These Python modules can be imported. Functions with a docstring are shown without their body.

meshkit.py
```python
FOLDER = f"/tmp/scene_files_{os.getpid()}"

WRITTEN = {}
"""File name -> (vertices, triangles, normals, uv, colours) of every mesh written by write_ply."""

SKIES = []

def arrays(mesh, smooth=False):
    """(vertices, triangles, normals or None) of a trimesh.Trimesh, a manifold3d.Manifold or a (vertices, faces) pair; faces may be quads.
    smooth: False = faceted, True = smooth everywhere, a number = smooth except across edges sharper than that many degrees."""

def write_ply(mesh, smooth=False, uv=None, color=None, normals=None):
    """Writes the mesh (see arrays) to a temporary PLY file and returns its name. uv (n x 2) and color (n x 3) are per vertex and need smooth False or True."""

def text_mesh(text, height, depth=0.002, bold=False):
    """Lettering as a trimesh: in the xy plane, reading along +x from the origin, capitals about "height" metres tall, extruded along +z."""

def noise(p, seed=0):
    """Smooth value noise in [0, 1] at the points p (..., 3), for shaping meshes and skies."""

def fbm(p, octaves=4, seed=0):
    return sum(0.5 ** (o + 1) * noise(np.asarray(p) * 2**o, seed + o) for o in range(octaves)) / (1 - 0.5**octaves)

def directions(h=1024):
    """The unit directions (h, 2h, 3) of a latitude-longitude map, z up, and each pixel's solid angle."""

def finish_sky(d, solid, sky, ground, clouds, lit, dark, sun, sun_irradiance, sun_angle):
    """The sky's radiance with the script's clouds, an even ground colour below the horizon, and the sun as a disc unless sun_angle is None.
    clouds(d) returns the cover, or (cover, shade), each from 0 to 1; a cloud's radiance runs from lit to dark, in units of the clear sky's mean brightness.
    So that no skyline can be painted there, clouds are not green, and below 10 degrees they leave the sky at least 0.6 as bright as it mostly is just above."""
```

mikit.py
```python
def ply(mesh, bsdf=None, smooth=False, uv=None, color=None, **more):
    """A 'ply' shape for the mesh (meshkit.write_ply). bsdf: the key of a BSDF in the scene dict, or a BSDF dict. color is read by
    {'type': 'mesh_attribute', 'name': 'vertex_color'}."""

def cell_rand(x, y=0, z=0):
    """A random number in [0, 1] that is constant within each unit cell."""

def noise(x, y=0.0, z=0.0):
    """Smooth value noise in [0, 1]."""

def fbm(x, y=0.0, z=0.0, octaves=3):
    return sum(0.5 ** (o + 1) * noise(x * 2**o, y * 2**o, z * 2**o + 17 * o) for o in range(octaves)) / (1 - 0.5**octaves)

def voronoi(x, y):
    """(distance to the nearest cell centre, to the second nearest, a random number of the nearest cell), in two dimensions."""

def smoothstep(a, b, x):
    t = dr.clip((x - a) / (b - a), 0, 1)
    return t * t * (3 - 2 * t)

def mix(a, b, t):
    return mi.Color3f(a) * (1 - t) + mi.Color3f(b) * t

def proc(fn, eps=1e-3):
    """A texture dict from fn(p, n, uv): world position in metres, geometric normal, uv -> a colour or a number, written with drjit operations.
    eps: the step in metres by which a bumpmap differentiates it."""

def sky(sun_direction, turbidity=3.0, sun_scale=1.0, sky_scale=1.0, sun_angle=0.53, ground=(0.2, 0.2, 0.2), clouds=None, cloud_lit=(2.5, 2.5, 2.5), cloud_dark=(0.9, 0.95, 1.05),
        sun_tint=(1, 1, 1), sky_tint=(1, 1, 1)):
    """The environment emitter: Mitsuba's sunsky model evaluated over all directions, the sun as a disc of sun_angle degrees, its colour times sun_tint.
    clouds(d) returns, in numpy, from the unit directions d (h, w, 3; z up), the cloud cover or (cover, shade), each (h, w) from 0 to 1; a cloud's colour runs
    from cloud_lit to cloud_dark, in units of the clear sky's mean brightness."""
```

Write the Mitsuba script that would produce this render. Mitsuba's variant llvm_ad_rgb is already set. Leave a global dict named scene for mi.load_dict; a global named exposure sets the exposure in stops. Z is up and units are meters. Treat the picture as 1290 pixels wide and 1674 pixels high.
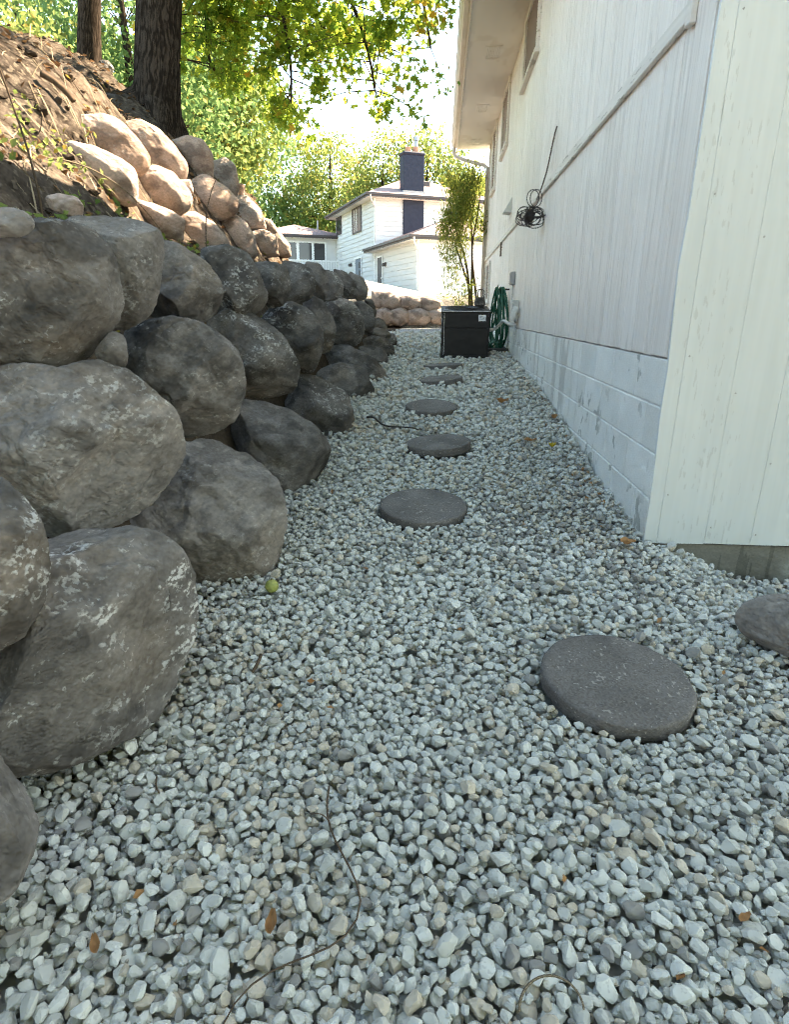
import math
import numpy as np
import drjit as dr
import mitsuba as mi
import trimesh
from scipy.interpolate import CubicSpline
import mikit
import meshkit
from mikit import ply, proc, noise, fbm, smoothstep, mix, voronoi, cell_rand
from meshkit import fbm as nfbm, noise as nnoise

T = mi.ScalarTransform4f
scene, labels = {}, {}
PI = math.pi

# ---------------------------------------------------------------- camera, sky, exposure
EYE = np.array([0.0, 0.0, 1.12])
PITCH, YAW = math.radians(18.703), math.radians(4.345)
FWD = np.array([-math.sin(YAW) * math.cos(PITCH), math.cos(YAW) * math.cos(PITCH), -math.sin(PITCH)])
scene['camera'] = {'type': 'perspective', 'fov': 67.79, 'fov_axis': 'x', 'near_clip': 0.05, 'far_clip': 600.0,
                   'to_world': T().look_at(origin=EYE.tolist(), target=(EYE + FWD).tolist(), up=[0, 0, 1])}
SUN = np.array([0.58, 0.33, 0.75])
scene['sky'] = mikit.sky(SUN.tolist(), turbidity=3.0, sky_tint=(1.29, 1.06, 0.775), sun_tint=(1.0, 0.97, 0.92), ground=(0.2, 0.19, 0.17))
exposure = 4.8


# ---------------------------------------------------------------- helpers
def numbered(key):
    if key not in scene and key not in labels:
        return key
    k = 1
    while f'{key}_{k:03d}' in scene or f'{key}_{k:03d}' in labels:
        k += 1
    return f'{key}_{k:03d}'


def thing(name, label, cat, group=None):
    key = numbered(name)
    labels[key] = {'label': label, 'category': cat}
    if group:
        labels[key]['group'] = group
    return key


def part(parent, name, mesh, bsdf, smooth=False, label=None, kind=None, **kw):
    key = numbered(f'{parent}__{name}')
    scene[key] = ply(mesh, bsdf, smooth=smooth, **kw)
    if label or kind:
        labels[key] = {}
        if label:
            labels[key]['label'] = label
        if kind:
            labels[key]['kind'] = kind
    return key


def single(name, mesh, bsdf, label, cat, smooth=False, group=None, kind=None, **kw):
    key = numbered(name)
    scene[key] = ply(mesh, bsdf, smooth=smooth, **kw)
    labels[key] = {'label': label, 'category': cat}
    if group:
        labels[key]['group'] = group
    if kind:
        labels[key]['kind'] = kind
    return key


def structure(name, mesh, bsdf, smooth=False, label=None, **kw):
    scene[name] = ply(mesh, bsdf, smooth=smooth, **kw)
    labels[name] = {'kind': 'structure'}
    if label:
        labels[name]['label'] = label
    return name


def box(x0, x1, y0, y1, z0, z1, ch=0.0):
    """A box; with ch > 0 its edges are cut at 45 degrees."""
    lo, hi = np.minimum([x0, y0, z0], [x1, y1, z1]).astype(float), np.maximum([x0, y0, z0], [x1, y1, z1]).astype(float)
    if ch <= 0:
        m = trimesh.creation.box(extents=hi - lo)
        m.apply_translation((lo + hi) / 2)
        return m
    pts = []
    for sx in (0, 1):
        for sy in (0, 1):
            for sz in (0, 1):
                c = np.where([sx, sy, sz], hi, lo)
                s = np.where([sx, sy, sz], -1, 1) * ch
                pts += [c + s * [0, 1, 1], c + s * [1, 0, 1], c + s * [1, 1, 0]]
    return trimesh.convex.convex_hull(np.array(pts))


def cat(ms):
    return trimesh.util.concatenate(ms)


def tube(pts, r, n=6, closed=False, cap=True):
    """A round tube along points; r a number or one radius per point."""
    p = np.asarray(pts, float)
    r = np.broadcast_to(np.asarray(r, float), (len(p),))
    t = np.gradient(p, axis=0) if not closed else np.roll(p, -1, 0) - np.roll(p, 1, 0)
    t /= np.linalg.norm(t, axis=1, keepdims=True) + 1e-12
    a = np.cross(t[0], [0.3, 0.2, 0.93])
    a /= np.linalg.norm(a)
    rings = []
    for k in range(len(p)):
        a = a - t[k] * (a @ t[k])
        a /= np.linalg.norm(a) + 1e-12
        b = np.cross(t[k], a)
        ang = np.arange(n) * 2 * PI / n
        rings.append(p[k] + r[k] * (np.cos(ang)[:, None] * a + np.sin(ang)[:, None] * b))
    v = np.vstack(rings)
    f = []
    m = len(p) if closed else len(p) - 1
    for k in range(m):
        i, j = k * n, ((k + 1) % len(p)) * n
        for q in range(n):
            q2 = (q + 1) % n
            f += [[i + q, i + q2, j + q2], [i + q, j + q2, j + q]]
    if cap and not closed:
        v = np.vstack([v, p[0], p[-1]])
        a0, a1, e = len(v) - 2, len(v) - 1, (len(p) - 1) * n
        for q in range(n):
            f += [[a0, (q + 1) % n, q], [a1, e + q, e + (q + 1) % n]]
    return trimesh.Trimesh(v, np.array(f), process=False)


def spline(pts, n):
    p = np.asarray(pts, float)
    s = np.concatenate([[0], np.cumsum(np.linalg.norm(np.diff(p, axis=0), axis=1))])
    return CubicSpline(s, p)(np.linspace(0, s[-1], n))


def prism(poly, z0, z1):
    import shapely.geometry as sg
    m = trimesh.creation.extrude_polygon(sg.Polygon(poly), z1 - z0, engine='earcut')
    m.apply_translation([0, 0, z0])
    return m


def sstep(a, b, x):
    t = np.clip((np.asarray(x, float) - a) / (b - a), 0, 1)
    return t * t * (3 - 2 * t)


def uvc(mesh, a, b):
    return np.tile([[a, b]], (len(mesh.vertices), 1))


# ---------------------------------------------------------------- materials
def lerp3(a, b, t):
    return mix(a, b, t)


def rock_fn(dark, light, stain):
    def fn(p, n, uv):
        a = fbm(p.x * 3.1, p.y * 3.1, p.z * 3.1, octaves=3)
        b = fbm(p.x * 13 + 7, p.y * 13, p.z * 13 + 3, octaves=4)
        g = noise(p.x * 130, p.y * 130, p.z * 130)
        warp = fbm(p.x * 6 + 31, p.y * 6, p.z * 6, octaves=2)
        veins = dr.abs(fbm(p.x * 11 + warp * 3, p.y * 11 + 5, p.z * 7 + warp * 4, octaves=3) - 0.5)
        c = lerp3(dark, light, dr.clip(uv.x * 0.75 + (a - 0.5) * 0.8 + (b - 0.5) * 0.7, 0, 1))
        c = lerp3(c, stain, smoothstep(0.52, 0.72, fbm(p.x * 2.3 + 11, p.y * 2.3 + 4, p.z * 2.3, octaves=2)) * 0.45)
        zone = smoothstep(0.46, 0.62, fbm(p.x * 3.4 + 3, p.y * 3.4 + 9, p.z * 3.4 + 1, octaves=2))
        e = fbm(p.x * 95 + 2, p.y * 95, p.z * 95 + 8, octaves=3)
        worm = 1 - 2 * dr.abs(fbm(p.x * 30 + warp * 2, p.y * 30 + 3, p.z * 30 + 6, octaves=3) - 0.5)
        fr = fbm(p.x * 33 + 5, p.y * 33, p.z * 33 + 1, octaves=3)
        crust = smoothstep(0.50, 0.68, fr + (zone - 0.55) * 0.16) * smoothstep(0.44, 0.64, e) * (0.2 + 0.8 * zone)
        thread = smoothstep(0.90, 0.99, worm) * smoothstep(0.50, 0.62, e) * smoothstep(0.5, 0.6, b) * 0.8
        c = lerp3(c, (0.50, 0.49, 0.465), dr.clip((crust * 0.95 + thread * 0.6) * uv.y, 0, 1))
        mott = fbm(p.x * 75 + 5, p.y * 75, p.z * 75, octaves=3)
        blotch = smoothstep(0.50, 0.64, fbm(p.x * 7.5 + 19, p.y * 7.5, p.z * 7.5 + 2, octaves=4))
        c = lerp3(c, c * 0.48, blotch * 0.8)
        return c * (0.55 + 0.65 * mott + 0.25 * g)
    return fn


def rock_bump(p, n, uv):
    return fbm(p.x * 40, p.y * 40, p.z * 40, octaves=5) * 0.6 + 0.22 * noise(p.x * 230, p.y * 230, p.z * 230)


def rocky(dark, light, stain, rough=0.85, bump=0.03):
    return {'type': 'bumpmap', 'arbitrary': proc(rock_bump, 2e-3), 'scale': bump,
            'bsdf': {'type': 'principled', 'base_color': proc(rock_fn(dark, light, stain)), 'roughness': rough, 'specular': 0.35}}


scene['rock_grey'] = rocky((0.055, 0.050, 0.046), (0.31, 0.28, 0.255), (0.20, 0.158, 0.115))
scene['rock_tan'] = rocky((0.30, 0.225, 0.185), (0.58, 0.475, 0.41), (0.44, 0.29, 0.20))


def gravel_fn(p, n, uv):
    m = fbm(p.x * 60, p.y * 60, p.z * 60 + uv.x * 40, octaves=3)
    s = smoothstep(0.62, 0.75, fbm(p.x * 150 + uv.y * 9, p.y * 150, p.z * 150, octaves=2))
    pale = lerp3((0.37, 0.37, 0.34), (0.575, 0.575, 0.53), dr.clip(uv.x * 1.0 + (m - 0.5) * 0.5, 0, 1))
    dark = lerp3((0.19, 0.18, 0.165), (0.31, 0.30, 0.28), m)
    tan = lerp3((0.36, 0.32, 0.25), (0.56, 0.50, 0.41), m)
    c = dr.select(uv.y < 0.07, dark, dr.select(uv.y > 0.92, tan, pale))
    return lerp3(c, (0.25, 0.245, 0.23), s * 0.35)


scene['gravel_stone'] = {'type': 'principled', 'base_color': proc(gravel_fn), 'roughness': 0.75, 'specular': 0.35}


def ground_fn(p, n, uv):
    a = fbm(p.x * 2.2, p.y * 2.2, p.z * 2.2, octaves=4)
    b = fbm(p.x * 15, p.y * 15, p.z * 15, octaves=4)
    g = noise(p.x * 90, p.y * 90, p.z * 90)
    dirt = lerp3((0.014, 0.0115, 0.0095), (0.10, 0.083, 0.069), dr.clip(0.5 + (a - 0.5) * 1.1 + (b - 0.5) * 1.3, 0, 1))
    clay = smoothstep(0.5, 0.62, fbm(p.x * 1.3 + 5, p.y * 1.3, p.z * 1.3, octaves=3))
    dirt = lerp3(dirt, (0.155, 0.12, 0.09), clay * 0.5 * b * 1.6)
    litter = smoothstep(0.58, 0.66, fbm(p.x * 34, p.y * 34, p.z * 34 + 3, octaves=2))
    dirt = lerp3(dirt, (0.17, 0.145, 0.115), litter * 0.45)
    d1, d2, cr = voronoi(p.x * 22, p.y * 22)
    peb = lerp3((0.10, 0.09, 0.08), lerp3((0.30, 0.29, 0.27), (0.56, 0.55, 0.52), cr), smoothstep(0.0, 0.25, d2 - d1))
    soil = lerp3((0.24, 0.235, 0.215), (0.50, 0.495, 0.46), noise(p.x * 70, p.y * 70, p.z * 70))
    far = smoothstep(8.5, 9.5, p.y)
    path = lerp3(soil, peb, far)
    yard = lerp3((0.22, 0.21, 0.18), (0.34, 0.325, 0.285), b)
    lit = smoothstep(14.2, 14.8, p.y + (a - 0.5) * 0.6)
    crevice_shade = lerp3((0.03, 0.024, 0.018), (0.09, 0.07, 0.05), b)  # dark earth colour that stands in for shade between the wall boulders
    dirt = lerp3(dirt, crevice_shade, smoothstep(-1.42, -1.30, p.x + (b - 0.5) * 0.3) * smoothstep(12, 10, p.y))
    c = lerp3(dirt, path, smoothstep(-0.95, -0.85, p.x))
    c = lerp3(c, yard, lit * smoothstep(-7, -5, p.x))
    lawn = lerp3((0.05, 0.075, 0.02), (0.14, 0.16, 0.05), b)
    c = lerp3(c, lawn, smoothstep(40, 44, dr.abs(p.y) + dr.abs(p.x) * 0.4))
    return c * (0.75 + 0.5 * g)


def ground_bump(p, n, uv):
    return fbm(p.x * 24, p.y * 24, p.z * 24, octaves=4)


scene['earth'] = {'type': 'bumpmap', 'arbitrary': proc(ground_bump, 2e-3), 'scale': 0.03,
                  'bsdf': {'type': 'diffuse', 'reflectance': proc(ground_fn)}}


def paver_fn(p, n, uv):
    a = fbm(p.x * 9, p.y * 9, p.z * 9, octaves=3)
    g = noise(p.x * 220, p.y * 220, p.z * 220)
    grit = smoothstep(0.80, 0.86, noise(p.x * 120 + 4, p.y * 120, p.z * 120))
    c = lerp3((0.086, 0.077, 0.071), (0.175, 0.158, 0.147), dr.clip(0.5 + (a - 0.5) * 1.4, 0, 1)) * (0.7 + 0.6 * g)
    return lerp3(c, (0.38, 0.35, 0.32), grit * 0.5)


def paver_bump(p, n, uv):
    return fbm(p.x * 90, p.y * 90, p.z * 90, octaves=3)


scene['paver_concrete'] = {'type': 'bumpmap', 'arbitrary': proc(paver_bump, 1e-3), 'scale': 0.006,
                           'bsdf': {'type': 'principled', 'base_color': proc(paver_fn), 'roughness': 0.8, 'specular': 0.35}}


def siding_fn(p, n, uv):
    st = fbm(p.y * 75, p.z * 1.6, uv.x * 31, octaves=3)
    st2 = fbm(p.y * 210 + 3, p.z * 4, 0.0, octaves=2)
    a = fbm(p.y * 1.6, p.z * 1.6, 2.0, octaves=3)
    c = lerp3((0.66, 0.61, 0.56), (0.82, 0.775, 0.725), dr.clip(0.45 + (st - 0.5) * 0.8 + (st2 - 0.5) * 0.5 + (uv.x - 0.5) * 0.3 + (a - 0.5) * 0.5, 0, 1))
    worn = smoothstep(0.66, 0.74, fbm(p.y * 28, p.z * 2.2 + 5, 1.0, octaves=3))
    return lerp3(c, (0.50, 0.46, 0.42), worn * 0.35)


def siding_bump(p, n, uv):
    return fbm(p.y * 130, p.z * 3.5, 0.0, octaves=3)


scene['siding_paint'] = {'type': 'bumpmap', 'arbitrary': proc(siding_bump, 1e-3), 'scale': 0.004,
                         'bsdf': {'type': 'principled', 'base_color': proc(siding_fn), 'roughness': 0.45, 'specular': 0.45}}


def trim_fn(p, n, uv):
    a = fbm(p.x * 5, p.y * 2, p.z * 30, octaves=3)
    worn = smoothstep(0.62, 0.7, fbm(p.x * 20, p.y * 9, p.z * 60, octaves=3))
    return lerp3(lerp3((0.55, 0.51, 0.46), (0.72, 0.69, 0.64), a), (0.26, 0.22, 0.18), worn * 0.6)


scene['trim_paint'] = {'type': 'principled', 'base_color': proc(trim_fn), 'roughness': 0.5, 'specular': 0.4}


def block_fn(p, n, uv):
    a = fbm(p.y * 7, p.z * 7, p.x * 7, octaves=4)
    c = lerp3((0.62, 0.62, 0.585), (0.82, 0.82, 0.785), dr.clip(a + (uv.x - 0.5) * 0.4, 0, 1))
    run = fbm(p.y * 9, p.z * 1.6, 4.0, octaves=3)
    grime = smoothstep(0.54, 0.68, run) * smoothstep(0.40, 0.58, fbm(p.y * 1.1 + 1.7, p.z * 2.0, 1.0, octaves=2))
    c = lerp3(c, (0.27, 0.25, 0.225), grime * 0.4)
    moss = smoothstep(0.66, 0.74, fbm(p.y * 16, p.z * 13, 9.0, octaves=3)) * smoothstep(0.5, 0.62, fbm(p.y * 2.3, p.z * 2.3, 3.0, octaves=2))
    return lerp3(c, (0.10, 0.11, 0.08), moss * 0.5) * (0.9 + 0.2 * noise(p.x * 180, p.y * 180, p.z * 180))


def block_bump(p, n, uv):
    return fbm(p.x * 70, p.y * 70, p.z * 70, octaves=3)


scene['block_paint'] = {'type': 'bumpmap', 'arbitrary': proc(block_bump, 1e-3), 'scale': 0.004,
                        'bsdf': {'type': 'principled', 'base_color': proc(block_fn), 'roughness': 0.6, 'specular': 0.35}}


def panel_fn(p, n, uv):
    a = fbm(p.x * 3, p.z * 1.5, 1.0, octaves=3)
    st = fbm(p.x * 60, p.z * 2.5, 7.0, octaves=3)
    c = lerp3((0.575, 0.60, 0.595), (0.69, 0.715, 0.71), dr.clip(0.5 + (a - 0.5) * 0.7 + (st - 0.5) * 0.5, 0, 1))  # white paint with a faint cool tint of blue sky light mixed in
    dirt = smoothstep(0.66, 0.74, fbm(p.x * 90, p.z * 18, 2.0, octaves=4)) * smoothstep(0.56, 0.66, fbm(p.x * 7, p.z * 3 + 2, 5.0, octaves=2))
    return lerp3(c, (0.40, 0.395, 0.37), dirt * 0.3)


scene['panel_paint_sky_tinted'] = {'type': 'bumpmap', 'arbitrary': proc(siding_bump, 1e-3), 'scale': 0.0012,
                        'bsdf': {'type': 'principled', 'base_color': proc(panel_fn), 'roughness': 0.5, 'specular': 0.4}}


def footing_fn(p, n, uv):
    a = fbm(p.x * 6, p.y * 6, p.z * 9, octaves=4)
    dark = smoothstep(0.45, 0.6, fbm(p.x * 3.5 + 2, p.z * 2.0, 3.0, octaves=3))
    c = lerp3((0.42, 0.42, 0.38), (0.20, 0.19, 0.165), dark)
    run = smoothstep(0.6, 0.68, fbm(p.x * 45, p.z * 5, 1.0, octaves=3))
    c = lerp3(c, (0.09, 0.09, 0.075), run * 0.5)
    return c * (0.6 + 0.8 * a) * (0.85 + 0.3 * noise(p.x * 150, p.y * 150, p.z * 150))


scene['footing_concrete'] = {'type': 'bumpmap', 'arbitrary': proc(block_bump, 1e-3), 'scale': 0.006,
                             'bsdf': {'type': 'diffuse', 'reflectance': proc(footing_fn)}}


def soffit_fn(p, n, uv):
    a = fbm(p.x * 3, p.y * 1.2, 1.0, octaves=3)
    st = smoothstep(0.6, 0.75, fbm(p.x * 5, p.y * 2.4 + 7, 3.0, octaves=3))
    return lerp3(lerp3((0.70, 0.655, 0.60), (0.80, 0.765, 0.715), a), (0.50, 0.42, 0.34), st * 0.25)


scene['soffit_paint'] = {'type': 'diffuse', 'reflectance': proc(soffit_fn)}


def shingle_fn(p, n, uv):
    r = cell_rand(p.x * 3.1 + uv.x * 91, p.y * 3.1, uv.y * 77)
    a = fbm(p.x * 20, p.y * 20, p.z * 20, octaves=3)
    return lerp3((0.24, 0.185, 0.18), (0.40, 0.32, 0.315), dr.clip(0.3 * r + a * 0.6, 0, 1))


scene['shingle'] = {'type': 'diffuse', 'reflectance': proc(shingle_fn)}


def bark_fn(p, n, uv):
    ang = uv.x
    w = fbm(uv.x * 14 + 2, uv.y * 5, 3.0, octaves=3)
    ridge = dr.abs(noise(uv.x * 90 + w * 5, uv.y * 9 + w, 1.0) - 0.5) * 2
    f = fbm(uv.x * 150, uv.y * 40, 2.0, octaves=3)
    return lerp3((0.018, 0.014, 0.011), (0.068, 0.053, 0.042), dr.clip(smoothstep(0.05, 0.75, ridge) * 0.85 + (f - 0.5) * 0.9, 0, 1))


scene['bark'] = {'type': 'diffuse', 'reflectance': proc(bark_fn)}


def wood_fn(p, n, uv):
    return lerp3((0.05, 0.035, 0.025), (0.14, 0.105, 0.075), fbm(p.x * 40, p.y * 40, p.z * 40, octaves=2))


scene['twig_wood'] = {'type': 'diffuse', 'reflectance': proc(wood_fn)}


def flat(c, rough=0.5, spec=0.5, metal=0.0):
    return {'type': 'twosided', 'bsdf': {'type': 'principled', 'base_color': {'type': 'rgb', 'value': list(c)}, 'roughness': rough, 'specular': spec, 'metallic': metal}}


def speck(c0, c1, freq, rough=0.5, spec=0.5):
    def fn(p, n, uv):
        return lerp3(c0, c1, fbm(p.x * freq, p.y * freq, p.z * freq, octaves=4))
    return {'type': 'principled', 'base_color': proc(fn), 'roughness': rough, 'specular': spec}


scene['dark_metal'] = speck((0.011, 0.010, 0.010), (0.024, 0.022, 0.021), 14, 0.5, 0.35)
scene['black_plastic'] = flat((0.02, 0.02, 0.02), 0.5)
scene['edge_metal'] = flat((0.6, 0.57, 0.54), 0.4, 0.5)
scene['sticker'] = flat((0.8, 0.8, 0.8), 0.4)
scene['hose_green'] = flat((0.012, 0.085, 0.05), 0.35)
scene['cable_black'] = flat((0.025, 0.02, 0.018), 0.5)
scene['cable_brown'] = flat((0.12, 0.09, 0.07), 0.6)
scene['box_grey'] = speck((0.42, 0.42, 0.40), (0.58, 0.58, 0.55), 30, 0.5)
scene['meter_grey'] = speck((0.30, 0.29, 0.29), (0.38, 0.37, 0.36), 25, 0.45)
scene['pipe_white'] = speck((0.5, 0.48, 0.44), (0.68, 0.66, 0.62), 40, 0.55)
scene['gutter_paint'] = speck((0.42, 0.36, 0.31), (0.58, 0.51, 0.45), 9, 0.4)
scene['brown_trim'] = flat((0.055, 0.042, 0.042), 0.45)
scene['white_lap'] = speck((0.56, 0.56, 0.545), (0.66, 0.66, 0.645), 3, 0.65, 0.25)
scene['white_trim'] = flat((0.78, 0.78, 0.77), 0.5)
scene['door_dark'] = flat((0.06, 0.05, 0.05), 0.4)
scene['door_grey'] = flat((0.16, 0.18, 0.21), 0.4)
scene['chimney_brick'] = speck((0.015, 0.018, 0.034), (0.026, 0.030, 0.052), 8, 0.6, 0.25)
scene['clay_pot'] = flat((0.45, 0.22, 0.13), 0.7)
scene['flue_metal'] = flat((0.3, 0.3, 0.32), 0.35, 0.5, 0.6)
scene['glass_dark'] = {'type': 'twosided', 'bsdf': {'type': 'principled', 'base_color': {'type': 'rgb', 'value': [0.03, 0.03, 0.032]}, 'roughness': 0.06, 'specular': 0.6}}
scene['pane_brown'] = {'type': 'twosided', 'bsdf': {'type': 'principled', 'base_color': {'type': 'rgb', 'value': [0.15, 0.11, 0.095]}, 'roughness': 0.3, 'specular': 0.25}}
scene['fruit_skin'] = speck((0.22, 0.25, 0.05), (0.32, 0.32, 0.09), 60, 0.5)
scene['mortar'] = speck((0.55, 0.55, 0.53), (0.70, 0.70, 0.68), 60, 0.8, 0.2)
scene['dark_gap'] = speck((0.05, 0.048, 0.045), (0.10, 0.095, 0.09), 20, 0.9, 0.1)


def leaf_bsdf(c0, c1, c2, trans=1.1):
    """Thin leaves: each leaf carries its own tone in uv."""
    def fn(p, n, uv):
        c = lerp3(c0, c1, uv.x)
        return lerp3(c, c2, smoothstep(0.86, 0.95, uv.y)) * (0.8 + 0.4 * noise(p.x * 9, p.y * 9, p.z * 9))
    return {'type': 'principledthin', 'base_color': proc(fn), 'roughness': 0.55, 'diff_trans': trans, 'spec_trans': 0.0, 'eta': 1.3}


scene['leaf_oak'] = leaf_bsdf((0.13, 0.24, 0.035), (0.42, 0.49, 0.06), (0.55, 0.36, 0.05), 1.6)
scene['leaf_willow'] = leaf_bsdf((0.085, 0.165, 0.06), (0.22, 0.315, 0.11), (0.32, 0.31, 0.09), 1.35)
scene['leaf_gold'] = leaf_bsdf((0.12, 0.185, 0.05), (0.28, 0.315, 0.09), (0.38, 0.29, 0.08), 1.4)
scene['leaf_shrub'] = leaf_bsdf((0.10, 0.14, 0.03), (0.25, 0.28, 0.06), (0.34, 0.27, 0.08), 1.2)
scene['leaf_low'] = leaf_bsdf((0.12, 0.19, 0.05), (0.28, 0.33, 0.10), (0.36, 0.29, 0.06), 1.3)
scene['leaf_dry'] = leaf_bsdf((0.11, 0.06, 0.03), (0.25, 0.155, 0.085), (0.34, 0.26, 0.07), 0.5)
scene['leaf_fallen'] = leaf_bsdf((0.26, 0.13, 0.055), (0.42, 0.24, 0.115), (0.42, 0.24, 0.115), 0.5)
scene['leaf_yellow'] = leaf_bsdf((0.45, 0.34, 0.04), (0.5, 0.38, 0.05), (0.5, 0.38, 0.05), 0.6)


def straw_fn(p, n, uv):
    return lerp3((0.08, 0.06, 0.04), (0.36, 0.30, 0.21), uv.x)


scene['straw'] = {'type': 'twosided', 'bsdf': {'type': 'diffuse', 'reflectance': proc(straw_fn)}}

# ---------------------------------------------------------------- the lie of the land
GY = [-40, -2, 0.6, 1.6, 2.6, 3.3, 4.4, 5.9, 8.3, 11, 13.4]
GZ = [-0.4, -0.05, 0.0, 0.05, 0.13, 0.2, 0.34, 0.48, 0.60, 0.70, 0.79]


def path_z(x, y):
    z = np.interp(y, GY, GZ)
    return z - 0.17 * sstep(0.95, 1.45, x) * sstep(1.7, 2.5, y)


def land(x, y):
    x, y = np.asarray(x, float), np.asarray(y, float)
    base = path_z(x, y)
    # the terrace held by the far boulder wall, rising to the neighbour's yard
    yard = 1.52 + (1.62 - 0.20 * np.clip(x, -6, 3) - 1.52) * sstep(14.8, 20, y)
    far = sstep(14.25, 14.75, y)
    z = base * (1 - far) + yard * far
    # the bank on the left
    yy = np.clip(y, 0.5, 20)
    shelf = 1.27 + 0.035 * (yy - 1.6)
    with_wall = sstep(3.6, 4.4, y)
    bx = np.array([-60, -20, -9, -6, -4.5, -3.25, -2.72])
    high = np.interp(x, bx, [5.2, 4.9, 4.4, 4.25, 4.02, 3.12, 2.70])
    low_a = np.interp(x, [-2.72, -2.05, -1.25], [2.72, 1.52, 0.0])
    a = np.where(x < -2.72, high, low_a)
    b = np.interp(x, [-60, -20, -9, -6, -4.5, -3.25, -2.0, -1.25], [4.4, 4.2, 3.7, 3.55, 3.15, 2.62, 1.75, 0.0])
    w2 = with_wall + (sstep(4.6, 8.6, y) - with_wall) * sstep(-2.72, -4.2, x)
    hill = a * w2 + b * (1 - w2)
    bank = np.where(x > -1.5, base + (shelf - base) * np.clip((-1.02 - x) / 0.48, 0, 1), np.maximum(hill, shelf + 0.16 * np.clip(-1.25 - x, 0, 1)))
    fade = 1 - sstep(8.6, 12.5, y)
    fade = fade + (1 - fade) * 0.0
    out = np.where(x < -0.80, z + (np.maximum(bank, z) - z) * fade, z)
    far_hill = sstep(-8, -30, x) * sstep(14, 30, y) * 2.0
    return out + far_hill


def land_rough(x, y):
    z = land(x, y)
    p = np.stack([x * 1.0, y * 1.0, x * 0], -1)
    m = sstep(-1.15, -1.5, x)
    amp = m * (1 - sstep(12, 16, y))
    lump = (nfbm(p * [1.6, 1.6, 1], 4, 3) - 0.5) * 0.34 * sstep(-1.6, -3, x)
    gully = np.abs(nfbm(p * [1.4, 3.4, 1] + 7, 4, 11) - 0.5) * -0.5 * sstep(-2.7, -3.6, x)
    fine = (nfbm(p * [9, 9, 1], 3, 5) - 0.5) * 0.10
    return z + (lump + gully + 0.09 * sstep(-2.7, -3.6, x) + fine) * amp - 0.055 * (1 - m) * sstep(12.5, 11.0, y) - 0.004 * (1 - m)


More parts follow.
